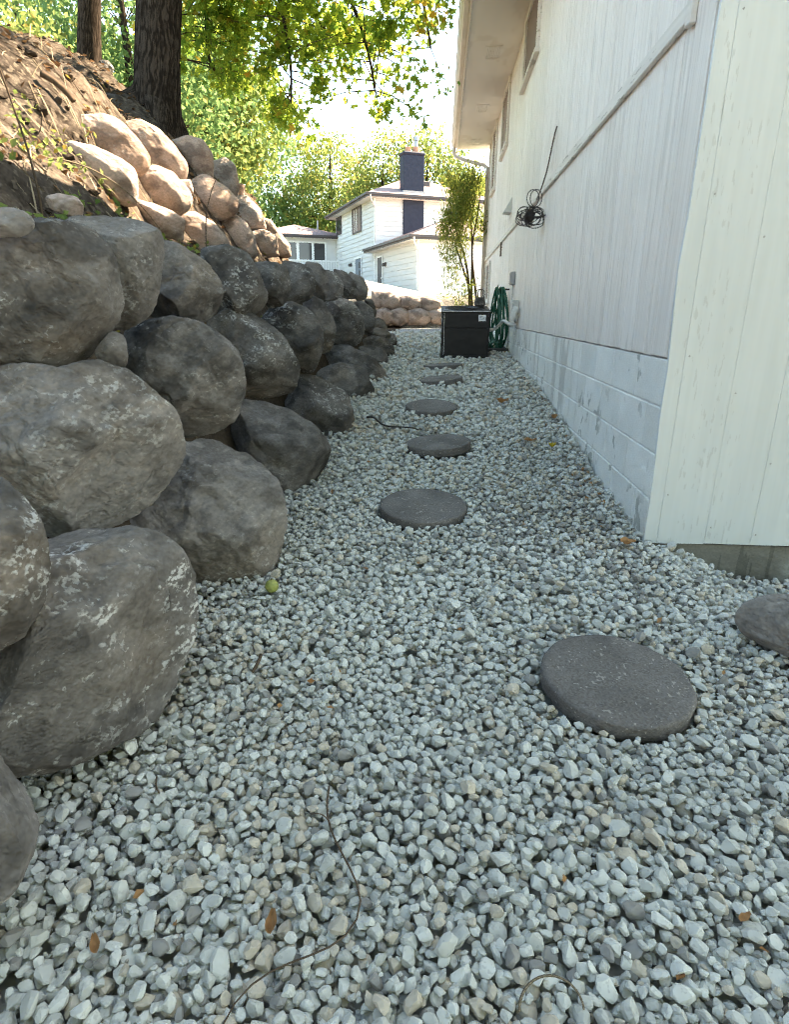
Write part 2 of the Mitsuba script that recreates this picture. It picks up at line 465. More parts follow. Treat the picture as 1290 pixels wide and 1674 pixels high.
gx = np.concatenate([[-300, -150, -80, -50, -35, -25, -18, -14, -11.5], np.arange(-10, -0.6, 0.045), np.arange(-0.5, 2.2, 0.15), [2.6, 4, 7, 12, 20, 35, 60, 120, 300]])
gy = np.concatenate([[-300, -100, -40, -15, -6, -3, -1.5, -0.5], np.arange(0, 11.5, 0.045), np.arange(11.6, 15, 0.12), np.arange(15.3, 24, 0.6), [25, 28, 33, 40, 55, 80, 140, 300]])
XX, YY = np.meshgrid(gx, gy, indexing='ij')
ZZ = land_rough(XX, YY)
nx, ny = XX.shape
idx = np.arange(nx * ny).reshape(nx, ny)
quads = np.stack([idx[:-1, :-1], idx[1:, :-1], idx[1:, 1:], idx[:-1, 1:]], -1).reshape(-1, 4)
ground_mesh = trimesh.Trimesh(np.stack([XX, YY, ZZ], -1).reshape(-1, 3), np.vstack([quads[:, [0, 1, 2]], quads[:, [0, 2, 3]]]), process=False)
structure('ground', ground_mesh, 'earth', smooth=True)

# ---------------------------------------------------------------- the white house on the right
rng = np.random.default_rng(11)
WX, NY, FY = 0.95, 2.60, 14.30          # side wall, near corner, far corner
SIDE_BOTTOM, SOFFIT_Z, EAVE_X = 0.94, 4.46, 0.245
house = thing('main_house', 'white two storey house with vertical siding over painted blocks, right of the path', 'house')
core = cat([box(WX + 0.034, 9.6, NY + 0.03, FY - 0.002, -0.6, SOFFIT_Z + 0.02)])
part(house, 'wall', core, 'mortar')

# vertical siding boards, each one a piece
y, k = NY + 0.042, 0
widths = []
while y < FY - 0.02:
    w = [0.196, 0.10, 0.196, 0.196, 0.10][k % 5] + rng.uniform(-0.004, 0.004)
    w = min(w, FY - y)
    prd = rng.uniform(-0.0012, 0.0012)
    m = box(WX + prd, WX + 0.024, y + 0.0055, y + w - 0.0055, SIDE_BOTTOM + rng.uniform(-0.003, 0.003), SOFFIT_Z - 0.004, 0.004)
    part(house, 'siding_board', m, 'siding_paint', uv=uvc(m, rng.random(), 0))
    y += w
    k += 1
part(house, 'siding_backing', box(WX + 0.0165, WX + 0.030, NY + 0.046, FY - 0.004, SIDE_BOTTOM + 0.012, SOFFIT_Z - 0.006), 'meter_grey')

# painted concrete blocks, running bond, joints recessed
for row in range(5):
    z1 = SIDE_BOTTOM - 0.008 - row * 0.2032
    z0 = z1 - 0.193
    y0 = NY + 0.004 - (0.2 if row % 2 else 0.0)
    while y0 < FY - 0.05:
        a, b = max(y0, NY + 0.003) + 0.0042, min(y0 + 0.4, FY) - 0.0042
        y0 += 0.4
        if b - a < 0.05 or z1 < path_z(0.9, b) - 0.03:
            continue
        m = box(WX + 0.003 + rng.uniform(-0.0012, 0.0012), WX + 0.03, a, b, z0, z1, 0.003)
        part(house, 'foundation_block', m, 'block_paint', uv=uvc(m, rng.random(), 0))
part(house, 'mortar_joint', box(WX + 0.0105, WX + 0.032, NY + 0.006, FY - 0.006, -0.4, SIDE_BOTTOM - 0.014), 'mortar')

# front wall facing the camera: wide painted panels over a concrete footing
edges = [0.951, 1.012, 1.222, 1.424, 1.63, 1.835, 2.04, 2.245, 2.45, 2.655, 2.86, 3.3, 3.9]
for a, b in zip(edges[:-1], edges[1:]):
    n = 26
    zz = np.linspace(0.118, 5.0, n)
    if a < 0.96:                                            # the corner piece has a wavy, hand-cut edge
        wav = (nfbm(np.stack([zz * 2.3, zz * 0, zz * 0], -1), 3, 9) - 0.5) * 0.055
        poly = [(a + wv, z) for wv, z in zip(wav, zz)] + [(b - 0.0007, zz[-1]), (b - 0.0007, zz[0])]
    else:
        zb = 0.118 + rng.uniform(-0.004, 0.004)
        poly = [(a + 0.0007, zb), (b - 0.0007, zb + rng.uniform(-0.003, 0.003)), (b - 0.0007, 5.0), (a + 0.0007, 5.0)]
    m = prism(poly, 0, 0.018)
    m.apply_transform(np.array([[1, 0, 0, 0], [0, 0, 1, NY + rng.uniform(-0.0008, 0.0008)], [0, 1, 0, 0], [0, 0, 0, 1]], float))
    if m.volume < 0:
        m.invert()
    part(house, 'panel_board', m, 'panel_paint_sky_tinted')
for nx_, nz_ in ((1.03, 2.13), (1.03, 1.55), (1.03, 0.95), (1.03, 0.35), (1.24, 2.0), (1.24, 1.4), (1.24, 0.8), (1.24, 0.2), (1.44, 1.1), (1.44, 0.5), (1.44, 0.17)):
    nl = trimesh.creation.cylinder(0.0035, 0.003, sections=8)
    nl.apply_transform(np.array(T().translate([nx_, NY - 0.0012, nz_]).rotate([1, 0, 0], 90).matrix))
    part(house, 'nail_head', nl, 'meter_grey')
part(house, 'panel_backing', box(0.957, 9.6, NY + 0.0035, NY + 0.026, 0.126, 5.0), 'panel_paint_sky_tinted')
v = trimesh.creation.box(extents=[8.6, 0.5, 0.9]).subdivide().subdivide().subdivide().subdivide()
v.apply_translation([0.957 + 4.3, NY + 0.262, -0.337])
v.vertices[:, 1] += np.where(v.vertices[:, 1] < NY + 0.1, (nfbm(v.vertices * [9, 0, 9], 3, 4) - 0.5) * 0.012, 0)
part(house, 'footing', v, 'footing_concrete')

# the long horizontal batten with its short upright at the near end
m = cat([box(WX - 0.026, WX - 0.0015, 2.875, FY, 2.195, 2.262, 0.004)])
part(house, 'batten', m, 'trim_paint')
part(house, 'batten', box(WX - 0.028, WX - 0.0015, 2.82, 2.873, 2.175, SOFFIT_Z - 0.01, 0.004), 'trim_paint', label='short upright batten at the near end of the long batten')
part(house, 'corner_board', box(WX - 0.022, WX - 0.0015, FY - 0.10, FY + 0.012, SIDE_BOTTOM, SOFFIT_Z - 0.004, 0.003), 'trim_paint')

# soffit, fascia, gutter, roof
part(house, 'soffit', box(EAVE_X + 0.02, WX + 0.3, NY + 0.03, FY + 0.32, SOFFIT_Z, SOFFIT_Z + 0.018), 'soffit_paint')
part(house, 'fascia', box(EAVE_X - 0.004, EAVE_X + 0.0185, 1.9, FY + 0.34, SOFFIT_Z - 0.02, SOFFIT_Z + 0.17, 0.003), 'gutter_paint')
prof = [(0, 0), (0, 0.115), (-0.012, 0.12), (-0.11, 0.12), (-0.118, 0.105), (-0.105, 0.085), (-0.10, 0.05), (-0.075, 0.012), (-0.06, 0.0)]
g = trimesh.creation.extrude_polygon(__import__('shapely').geometry.Polygon(prof), FY + 0.36 - 1.9, engine='earcut')
g.apply_transform(np.array([[1, 0, 0, EAVE_X - 0.0055], [0, 0, 1, 1.9], [0, 1, 0, SOFFIT_Z + 0.035], [0, 0, 0, 1]], float))
if g.volume < 0:
    g.invert()
part(house, 'gutter', g, 'gutter_paint')
RX, RZ = 5.3, 6.55
roof = prism([(EAVE_X - 0.05, SOFFIT_Z + 0.172), (RX, RZ), (2 * RX - EAVE_X + 0.05, SOFFIT_Z + 0.172), (2 * RX - EAVE_X + 0.05, SOFFIT_Z + 0.20), (RX, RZ + 0.06), (EAVE_X - 0.05, SOFFIT_Z + 0.20)], 0, FY + 0.4 - 1.85)
roof.apply_transform(np.array([[1, 0, 0, 0], [0, 0, 1, 1.85], [0, 1, 0, 0], [0, 0, 0, 1]], float))
if roof.volume < 0:
    roof.invert()
part(house, 'roof', roof, 'shingle', uv=uvc(roof, 0.3, 0.3))
gab = prism([(EAVE_X + 0.1, SOFFIT_Z + 0.02), (2 * RX - EAVE_X - 0.1, SOFFIT_Z + 0.02), (RX, RZ - 0.02)], 0, 0.1)
gab.apply_transform(np.array([[1, 0, 0, 0], [0, 0, 1, FY - 0.12], [0, 1, 0, 0], [0, 0, 0, 1]], float))
if gab.volume < 0:
    gab.invert()
part(house, 'gable', gab, 'trim_paint')
dz = [(EAVE_X - 0.06, FY + 0.30, SOFFIT_Z + 0.04), (EAVE_X - 0.06, FY + 0.30, SOFFIT_Z - 0.06), (EAVE_X - 0.02, FY + 0.29, SOFFIT_Z - 0.13), (EAVE_X + 0.2, FY + 0.2, SOFFIT_Z - 0.23),
      (WX - 0.12, FY + 0.03, SOFFIT_Z - 0.36), (WX - 0.055, FY - 0.02, SOFFIT_Z - 0.42), (WX - 0.05, FY - 0.03, SOFFIT_Z - 0.55), (WX - 0.05, FY - 0.03, 2.4), (WX - 0.05, FY - 0.03, 1.15), (WX - 0.12, FY - 0.06, 1.02)]
part(house, 'downspout', tube(dz, 0.037, 8), 'gutter_paint', smooth=40)
for yy in (4.4, 7.1, 9.6, 11.9, 14.0):
    vt = part(house, 'soffit_vent', cat([box(0.50, 0.72, yy - 0.20, yy - 0.185, SOFFIT_Z - 0.006, SOFFIT_Z - 0.0005), box(0.50, 0.72, yy + 0.185, yy + 0.20, SOFFIT_Z - 0.006, SOFFIT_Z - 0.0005),
                                         box(0.50, 0.515, yy - 0.1845, yy + 0.1845, SOFFIT_Z - 0.006, SOFFIT_Z - 0.0005), box(0.705, 0.72, yy - 0.1845, yy + 0.1845, SOFFIT_Z - 0.006, SOFFIT_Z - 0.0005)]), 'soffit_paint')
    for q in range(8):
        part(vt, 'slat', box(0.53 + q * 0.022, 0.538 + q * 0.022, yy - 0.18, yy + 0.18, SOFFIT_Z - 0.005, SOFFIT_Z - 0.001), 'trim_paint')


def side_window(y0, y1, z0, z1, pane='pane_brown', name='window'):
    w = part(house, name, cat([box(WX - 0.035, WX + 0.01, y0 - 0.075, y0, z0 - 0.07, z1, 0.004), box(WX - 0.035, WX + 0.01, y1, y1 + 0.075, z0 - 0.07, z1, 0.004),
                               box(WX - 0.034, WX + 0.01, y0 + 0.002, y1 - 0.002, z1 - 0.06, z1 - 0.002, 0.004)]), 'trim_paint')
    part(w, 'pane', box(WX - 0.008, WX - 0.003, y0 + 0.001, y1 - 0.001, z0 - 0.001, z1 - 0.062), pane)
    part(w, 'sill', box(WX - 0.055, WX + 0.01, y0 - 0.10, y1 + 0.10, z0 - 0.11, z0 - 0.071, 0.004), 'trim_paint')
    part(w, 'sash', box(WX - 0.022, WX - 0.0085, y0 + 0.002, y1 - 0.002, z0 - 0.069, z0 - 0.0015, 0.002), 'trim_paint')


side_window(7.50, 8.60, 3.80, SOFFIT_Z - 0.004)
side_window(10.45, 11.35, 3.66, SOFFIT_Z - 0.004)
side_window(12.55, 13.25, 3.42, SOFFIT_Z - 0.004)
side_window(12.75, 13.45, 1.40, 2.10)
# dryer vent: a hood that slopes out from the wall
hood = trimesh.convex.convex_hull(np.array([[WX - 0.002, 9.30, 2.66], [WX - 0.002, 9.52, 2.66], [WX - 0.11, 9.29, 2.47], [WX - 0.11, 9.53, 2.47], [WX - 0.002, 9.28, 2.46], [WX - 0.002, 9.54, 2.46]]))
part(house, 'vent_hood', hood, 'box_grey')
part(house, 'wall_pipe', tube([(WX - 0.025, 10.38, 2.19), (WX - 0.025, 10.38, 1.98)], 0.014, 8), 'cable_brown', smooth=40)

# ---------------------------------------------------------------- things on and by the side wall
mb = single('meter_box', box(WX - 0.06, WX - 0.002, 8.33, 8.50, 1.47, 1.63, 0.006), 'meter_grey', 'small grey square box on white siding with a thin conduit below it', 'electrical box')
part(mb, 'cover', box(WX - 0.066, WX - 0.0605, 8.345, 8.485, 1.485, 1.615, 0.002), 'meter_grey')
part(mb, 'conduit', tube([(WX - 0.02, 8.40, 1.468), (WX - 0.02, 8.40, 1.27)], 0.007, 6), 'box_grey', smooth=40)

ub = single('utility_box', box(WX - 0.085, WX - 0.002, 7.72, 7.92, 1.03, 1.27, 0.01), 'box_grey', 'pale grey utility box low on the side wall where the white pipe enters', 'utility box')
part(ub, 'cover', box(WX - 0.092, WX - 0.0855, 7.735, 7.905, 1.05, 1.25, 0.003), 'pipe_white')
part(ub, 'spout', tube([(WX - 0.04, 7.62, 1.18), (WX - 0.07, 7.60, 1.12), (WX - 0.10, 7.60, 1.03)], [0.045, 0.04, 0.035], 10), 'pipe_white', smooth=40)
part(ub, 'conduit', tube([(WX - 0.03, 7.82, 1.028), (WX - 0.03, 7.82, 0.86)], 0.012, 6), 'box_grey', smooth=40)
lp = spline([(WX + 0.0, 7.80, 1.0), (WX - 0.09, 7.86, 0.985), (WX - 0.16, 8.0, 1.02), (WX - 0.22, 8.1, 0.95), (WX - 0.33, 8.12, 0.91)], 20)
lp2 = spline([(WX + 0.0, 7.80, 0.955), (WX - 0.10, 7.84, 0.95), (WX - 0.18, 7.93, 0.93), (WX - 0.26, 8.06, 0.90), (WX - 0.34, 8.12, 0.87)], 20)
single('pipe', tube(lp, 0.022, 8), 'pipe_white', 'white insulated pipe running from the wall to the black outdoor unit', 'pipe', smooth=True)

# green hose hung in long loops
hose_c = np.array([WX - 0.13, 8.95, 1.06])
ax = np.array([-0.34, 0.94, 0.0])
turns = []
tt = np.linspace(0, 9.4 * 2 * PI, 560)
r_ = np.random.default_rng(5)
for t in tt:
    kturn = t / (2 * PI)
    wob = 0.22 + 0.07 * math.sin(kturn * 2.6) + 0.05 * math.sin(kturn * 5.1 + 1)
    bot = 0.42 + 0.07 * math.sin(kturn * 3.7 + 2)
    zc = math.cos(t)
    s_ = math.sin(t)
    width = wob * (0.25 + 0.75 * (0.5 - 0.5 * zc))
    drop = 0.40 * zc if zc > 0 else bot * zc
    off = 0.055 * math.sin(kturn * 4.3) + 0.02 * math.sin(t * 0.5)
    turns.append(hose_c + ax * (width * s_) + np.array([off, 0.02 * math.cos(kturn * 3), drop]))
turns = np.array(turns)
turns[:, 0] = np.minimum(turns[:, 0], WX - 0.02)
hz = thing('garden_hose', 'green garden hose hung in long loops on the white wall beside the black unit', 'hose')
part(hz, 'coil', tube(turns, 0.0125, 6), 'hose_green', smooth=True)
part(hz, 'hook', cat([box(WX - 0.16, WX - 0.004, 8.93, 8.97, 1.425, 1.445), box(WX - 0.17, WX - 0.161, 8.93, 8.97, 1.425, 1.50)]), 'dark_metal')
kn = [hose_c + np.array([-0.10, -0.25, -0.40]) + 0.085 * np.array([math.sin(3 * t), math.cos(2 * t), 0.8 * math.sin(5 * t + 1)]) for t in np.linspace(0, 2 * PI, 90)]
part(hz, 'tangle', tube(kn, 0.0125, 6), 'hose_green', smooth=True)
single('drain_tray', cat([box(0.60, 0.93, 8.42, 8.50, 0.60, 0.66, 0.008), box(0.60, 0.93, 8.88, 8.96, 0.60, 0.66, 0.008), box(0.60, 0.66, 8.502, 8.878, 0.60, 0.655, 0.008), box(0.87, 0.93, 8.502, 8.878, 0.60, 0.655, 0.008), box(0.661, 0.869, 8.503, 8.877, 0.60, 0.615)]),
       'black_plastic', 'low black plastic tray on the gravel under the green hose', 'tray')

# coiled black cable hung from the batten
cc = np.array([WX - 0.14, 6.22, 1.985])
cab = thing('cable_coil', 'tangled coil of black cable hanging on the siding at the batten', 'cable')
pts = []
rc = np.random.default_rng(19)
for k in range(9):
    rr = [0.11, 0.08, 0.115, 0.055, 0.085, 0.045, 0.10, 0.06, 0.08][k]
    ph = k * 2.2
    ctr = cc + np.array([0.06 * math.cos(ph), 0.03 * math.sin(k * 2.1), 0.035 * math.sin(ph * 1.3)])
    sq, lean = rc.uniform(0.45, 1.0), rc.uniform(-0.5, 0.5)
    for t in np.linspace(0, 2 * PI, 20)[:-1]:
        pts.append(ctr + np.array([rr * math.cos(t + ph), lean * rr * math.cos(t + ph) + 0.02 * math.sin(2 * t), sq * rr * math.sin(t + ph)]))
p_ = spline(pts, 460)
p_[:, 0] = np.minimum(p_[:, 0], WX - 0.012)
part(cab, 'loops', tube(p_, 0.0042, 5), 'cable_black', smooth=True)
for dx_ in (0.0, 0.03):
    up = [cc + np.array([0.015 + dx_ + 0.055 * math.cos(t), 0.02 * math.sin(t), 0.15 + 0.075 * math.sin(t)]) for t in np.linspace(-1.5, 4.6, 24)]
    part(cab, 'bow', tube(up, 0.0045, 5), 'cable_black', smooth=True)
dropw = spline([(WX - 0.09, 6.22, 2.12), (WX - 0.05, 6.17, 2.24), (WX - 0.03, 6.05, 2.38), (WX - 0.012, 5.90, 2.60), (WX - 0.01, 5.86, 2.62)], 24)
part(cab, 'drop_wire', tube(dropw, 0.0065, 5), 'cable_brown', smooth=True)
part(cab, 'tail', tube(spline([cc + [0.02, -0.02, -0.01], cc + [0.08, -0.04, -0.012], cc + [0.128, -0.10, -0.006]], 10), 0.0065, 5), 'cable_black', smooth=True)
part(cab, 'knot', trimesh.creation.icosphere(2).apply_scale([0.05, 0.045, 0.055]).apply_translation(cc + [0.0, 0.03, 0.0]), 'cable_black', smooth=True)

# ---------------------------------------------------------------- outdoor unit
unit = thing('air_conditioner', 'black square outdoor air conditioner on the gravel with a white label on its front', 'air conditioner')
UP = T().translate([0.005, 7.80, 0.585]).rotate([0, 0, 1], 1.0).rotate([1, 0, 0], 6.0)
M4 = np.array(UP.matrix)


def upart(name, m, b, parent=None, **kw):
    m.apply_transform(M4)
    return part(parent or unit, name, m, b, **kw)


UW, UD, UH = 0.60, 0.62, 0.55
upart('base_pan', box(0.0, UW, 0.0, UD, -0.06, 0.025, 0.006), 'dark_metal')
upart('front_panel', box(0.028, UW - 0.02, 0.006, 0.024, 0.026, 0.355, 0.003), 'dark_metal')
upart('front_panel', box(0.028, UW - 0.02, 0.004, 0.024, 0.3585, UH - 0.012, 0.003), 'dark_metal')
upart('corner_post', box(0.0, 0.0265, 0.0, 0.0265, 0.026, UH - 0.012, 0.005), 'dark_metal')
upart('edge_strip', box(0.0275, 0.0335, -0.0025, 0.0035, 0.03, UH - 0.014), 'edge_metal')
upart('corner_post', box(UW - 0.0185, UW, 0.0, 0.0265, 0.026, UH - 0.012, 0.005), 'dark_metal')
upart('corner_post', box(0.0, 0.0265, UD - 0.0265, UD, 0.026, UH - 0.012, 0.005), 'dark_metal')
upart('corner_post', box(UW - 0.0265, UW, UD - 0.0265, UD, 0.026, UH - 0.012, 0.005), 'dark_metal')
upart('core', box(0.03, UW - 0.03, 0.03, UD - 0.03, 0.026, UH - 0.016), 'black_plastic')
for k in range(18):
    upart('louvre', trimesh.convex.convex_hull(np.array([[x, yy, z] for yy in (0.028, UD - 0.028) for x, z in ((0.004, 0.034 + k * 0.028), (0.022, 0.05 + k * 0.028), (0.022, 0.046 + k * 0.028), (0.004, 0.030 + k * 0.028))])), 'dark_metal')
for zq in (0.14, 0.28, 0.42):
    upart('edge_strip', box(0.0005, 0.0035, 0.028, UD - 0.028, zq, zq + 0.005), 'edge_metal')
upart('top_cover', box(-0.008, UW + 0.008, -0.008, UD + 0.008, UH - 0.011, UH + 0.012, 0.005), 'dark_metal')
upart('edge_strip', box(0.0, UW, -0.0115, -0.0085, UH + 0.002, UH + 0.010), 'edge_metal', label='pale worn edge along the top front')
for k in range(7):
    th = np.linspace(0, 2 * PI, 40)[:-1]
    rr = 0.05 + k * 0.033
    upart('fan_guard', tube(np.stack([UW / 2 + rr * np.cos(th), UD / 2 + rr * np.sin(th), np.full(39, UH + 0.018)], 1), 0.004, 4, closed=True), 'dark_metal')
upart('label', box(0.455, 0.545, 0.0005, 0.0038, 0.44, 0.515), 'sticker')
upart('print_line', cat([box(0.463, 0.535, -0.0012, 0.0003, z, z + 0.004) for z in (0.455, 0.468, 0.481)] + [box(0.463, 0.505, -0.0012, 0.0003, 0.494, 0.502)]), 'meter_grey')
single('planter', trimesh.creation.revolve(np.array([[0, 0], [0.055, 0], [0.075, 0.03], [0.07, 0.07], [0.06, 0.10], [0.065, 0.115], [0.05, 0.115], [0.045, 0.09], [0, 0.085]]), sections=20).apply_transform(M4 @ np.array(T().translate([0.50, 0.50, UH + 0.012]).matrix)),
       'rock_grey', 'small weathered grey stone pot standing on top of the black air conditioner', 'pot', smooth=40, uv=None)
for s_ in (-1, 1):
    hp = np.array([[0.50 + 0.012 * s_ + s_ * 0.045 * math.sin(t), 0.50, UH + 0.11 + 0.06 * (1 - math.cos(t))] for t in np.linspace(0.2, 2 * PI - 0.2, 18)])
    hp = hp @ M4[:3, :3].T + M4[:3, 3]
    part('planter', 'handle', tube(hp, 0.006, 5), 'rock_grey', smooth=True)

# ---------------------------------------------------------------- round stepping stones
steps = [(0.555, 1.575, 0.222, 0.0, 2.0, 'nearest round stepping stone, speckled dark concrete, in the foreground gravel'),
         (-0.07, 2.88, 0.222, 0.5, 1.0, 'second round stepping stone from the front, flat dark disc in mid path'),
         (0.0, 3.89, 0.215, 5.0, -3.0, 'third round stepping stone from the front, beside the tip of a dark twig'),
         (-0.065, 4.81, 0.208, -1.0, 0.5, 'fourth round stepping stone from the front'),
         (0.01, 5.93, 0.215, 2.0, -5.0, 'fifth round stepping stone from the front, tilted in the gravel'),
         (0.03, 6.93, 0.225, 4.0, -3.0, 'farthest round stepping stone, just in front of the black unit')]
STEPS = []
for k, (x, y, r, rx, ry, lab) in enumerate(steps):
    prof = np.array([[0, -0.028], [r - 0.006, -0.028], [r, -0.022], [r, 0.018], [r - 0.004, 0.024], [r - 0.012, 0.0275], [r * 0.66, 0.029], [r * 0.33, 0.0285], [0, 0.029]])
    m = trimesh.creation.revolve(prof, sections=72)
    vv = m.vertices
    q = nfbm(vv * 14 + k * 9, 3, k) - 0.5
    rad = np.hypot(vv[:, 0], vv[:, 1]) / r
    chip = np.maximum(nfbm(vv * 38 + k * 5, 2, k + 4) - 0.62, 0) * (rad > 0.9)
    vv[:, :2] *= (1 + 0.03 * q * rad - 0.09 * chip)[:, None]
    vv[:, 2] += 0.006 * q
    m.vertices = vv
    slope = math.degrees(math.atan((path_z(x, y + 0.2) - path_z(x, y - 0.2)) / 0.4))
    zc = float(path_z(x, y)) + 0.006
    m.apply_transform(np.array(T().translate([x, y, zc]).rotate([1, 0, 0], slope - rx).rotate([0, 1, 0], ry).matrix))
    single('stepping_stone', m, 'paver_concrete', lab, 'stepping stone', smooth=35, group='round stepping stones along the path')
    STEPS.append((x, y, r))

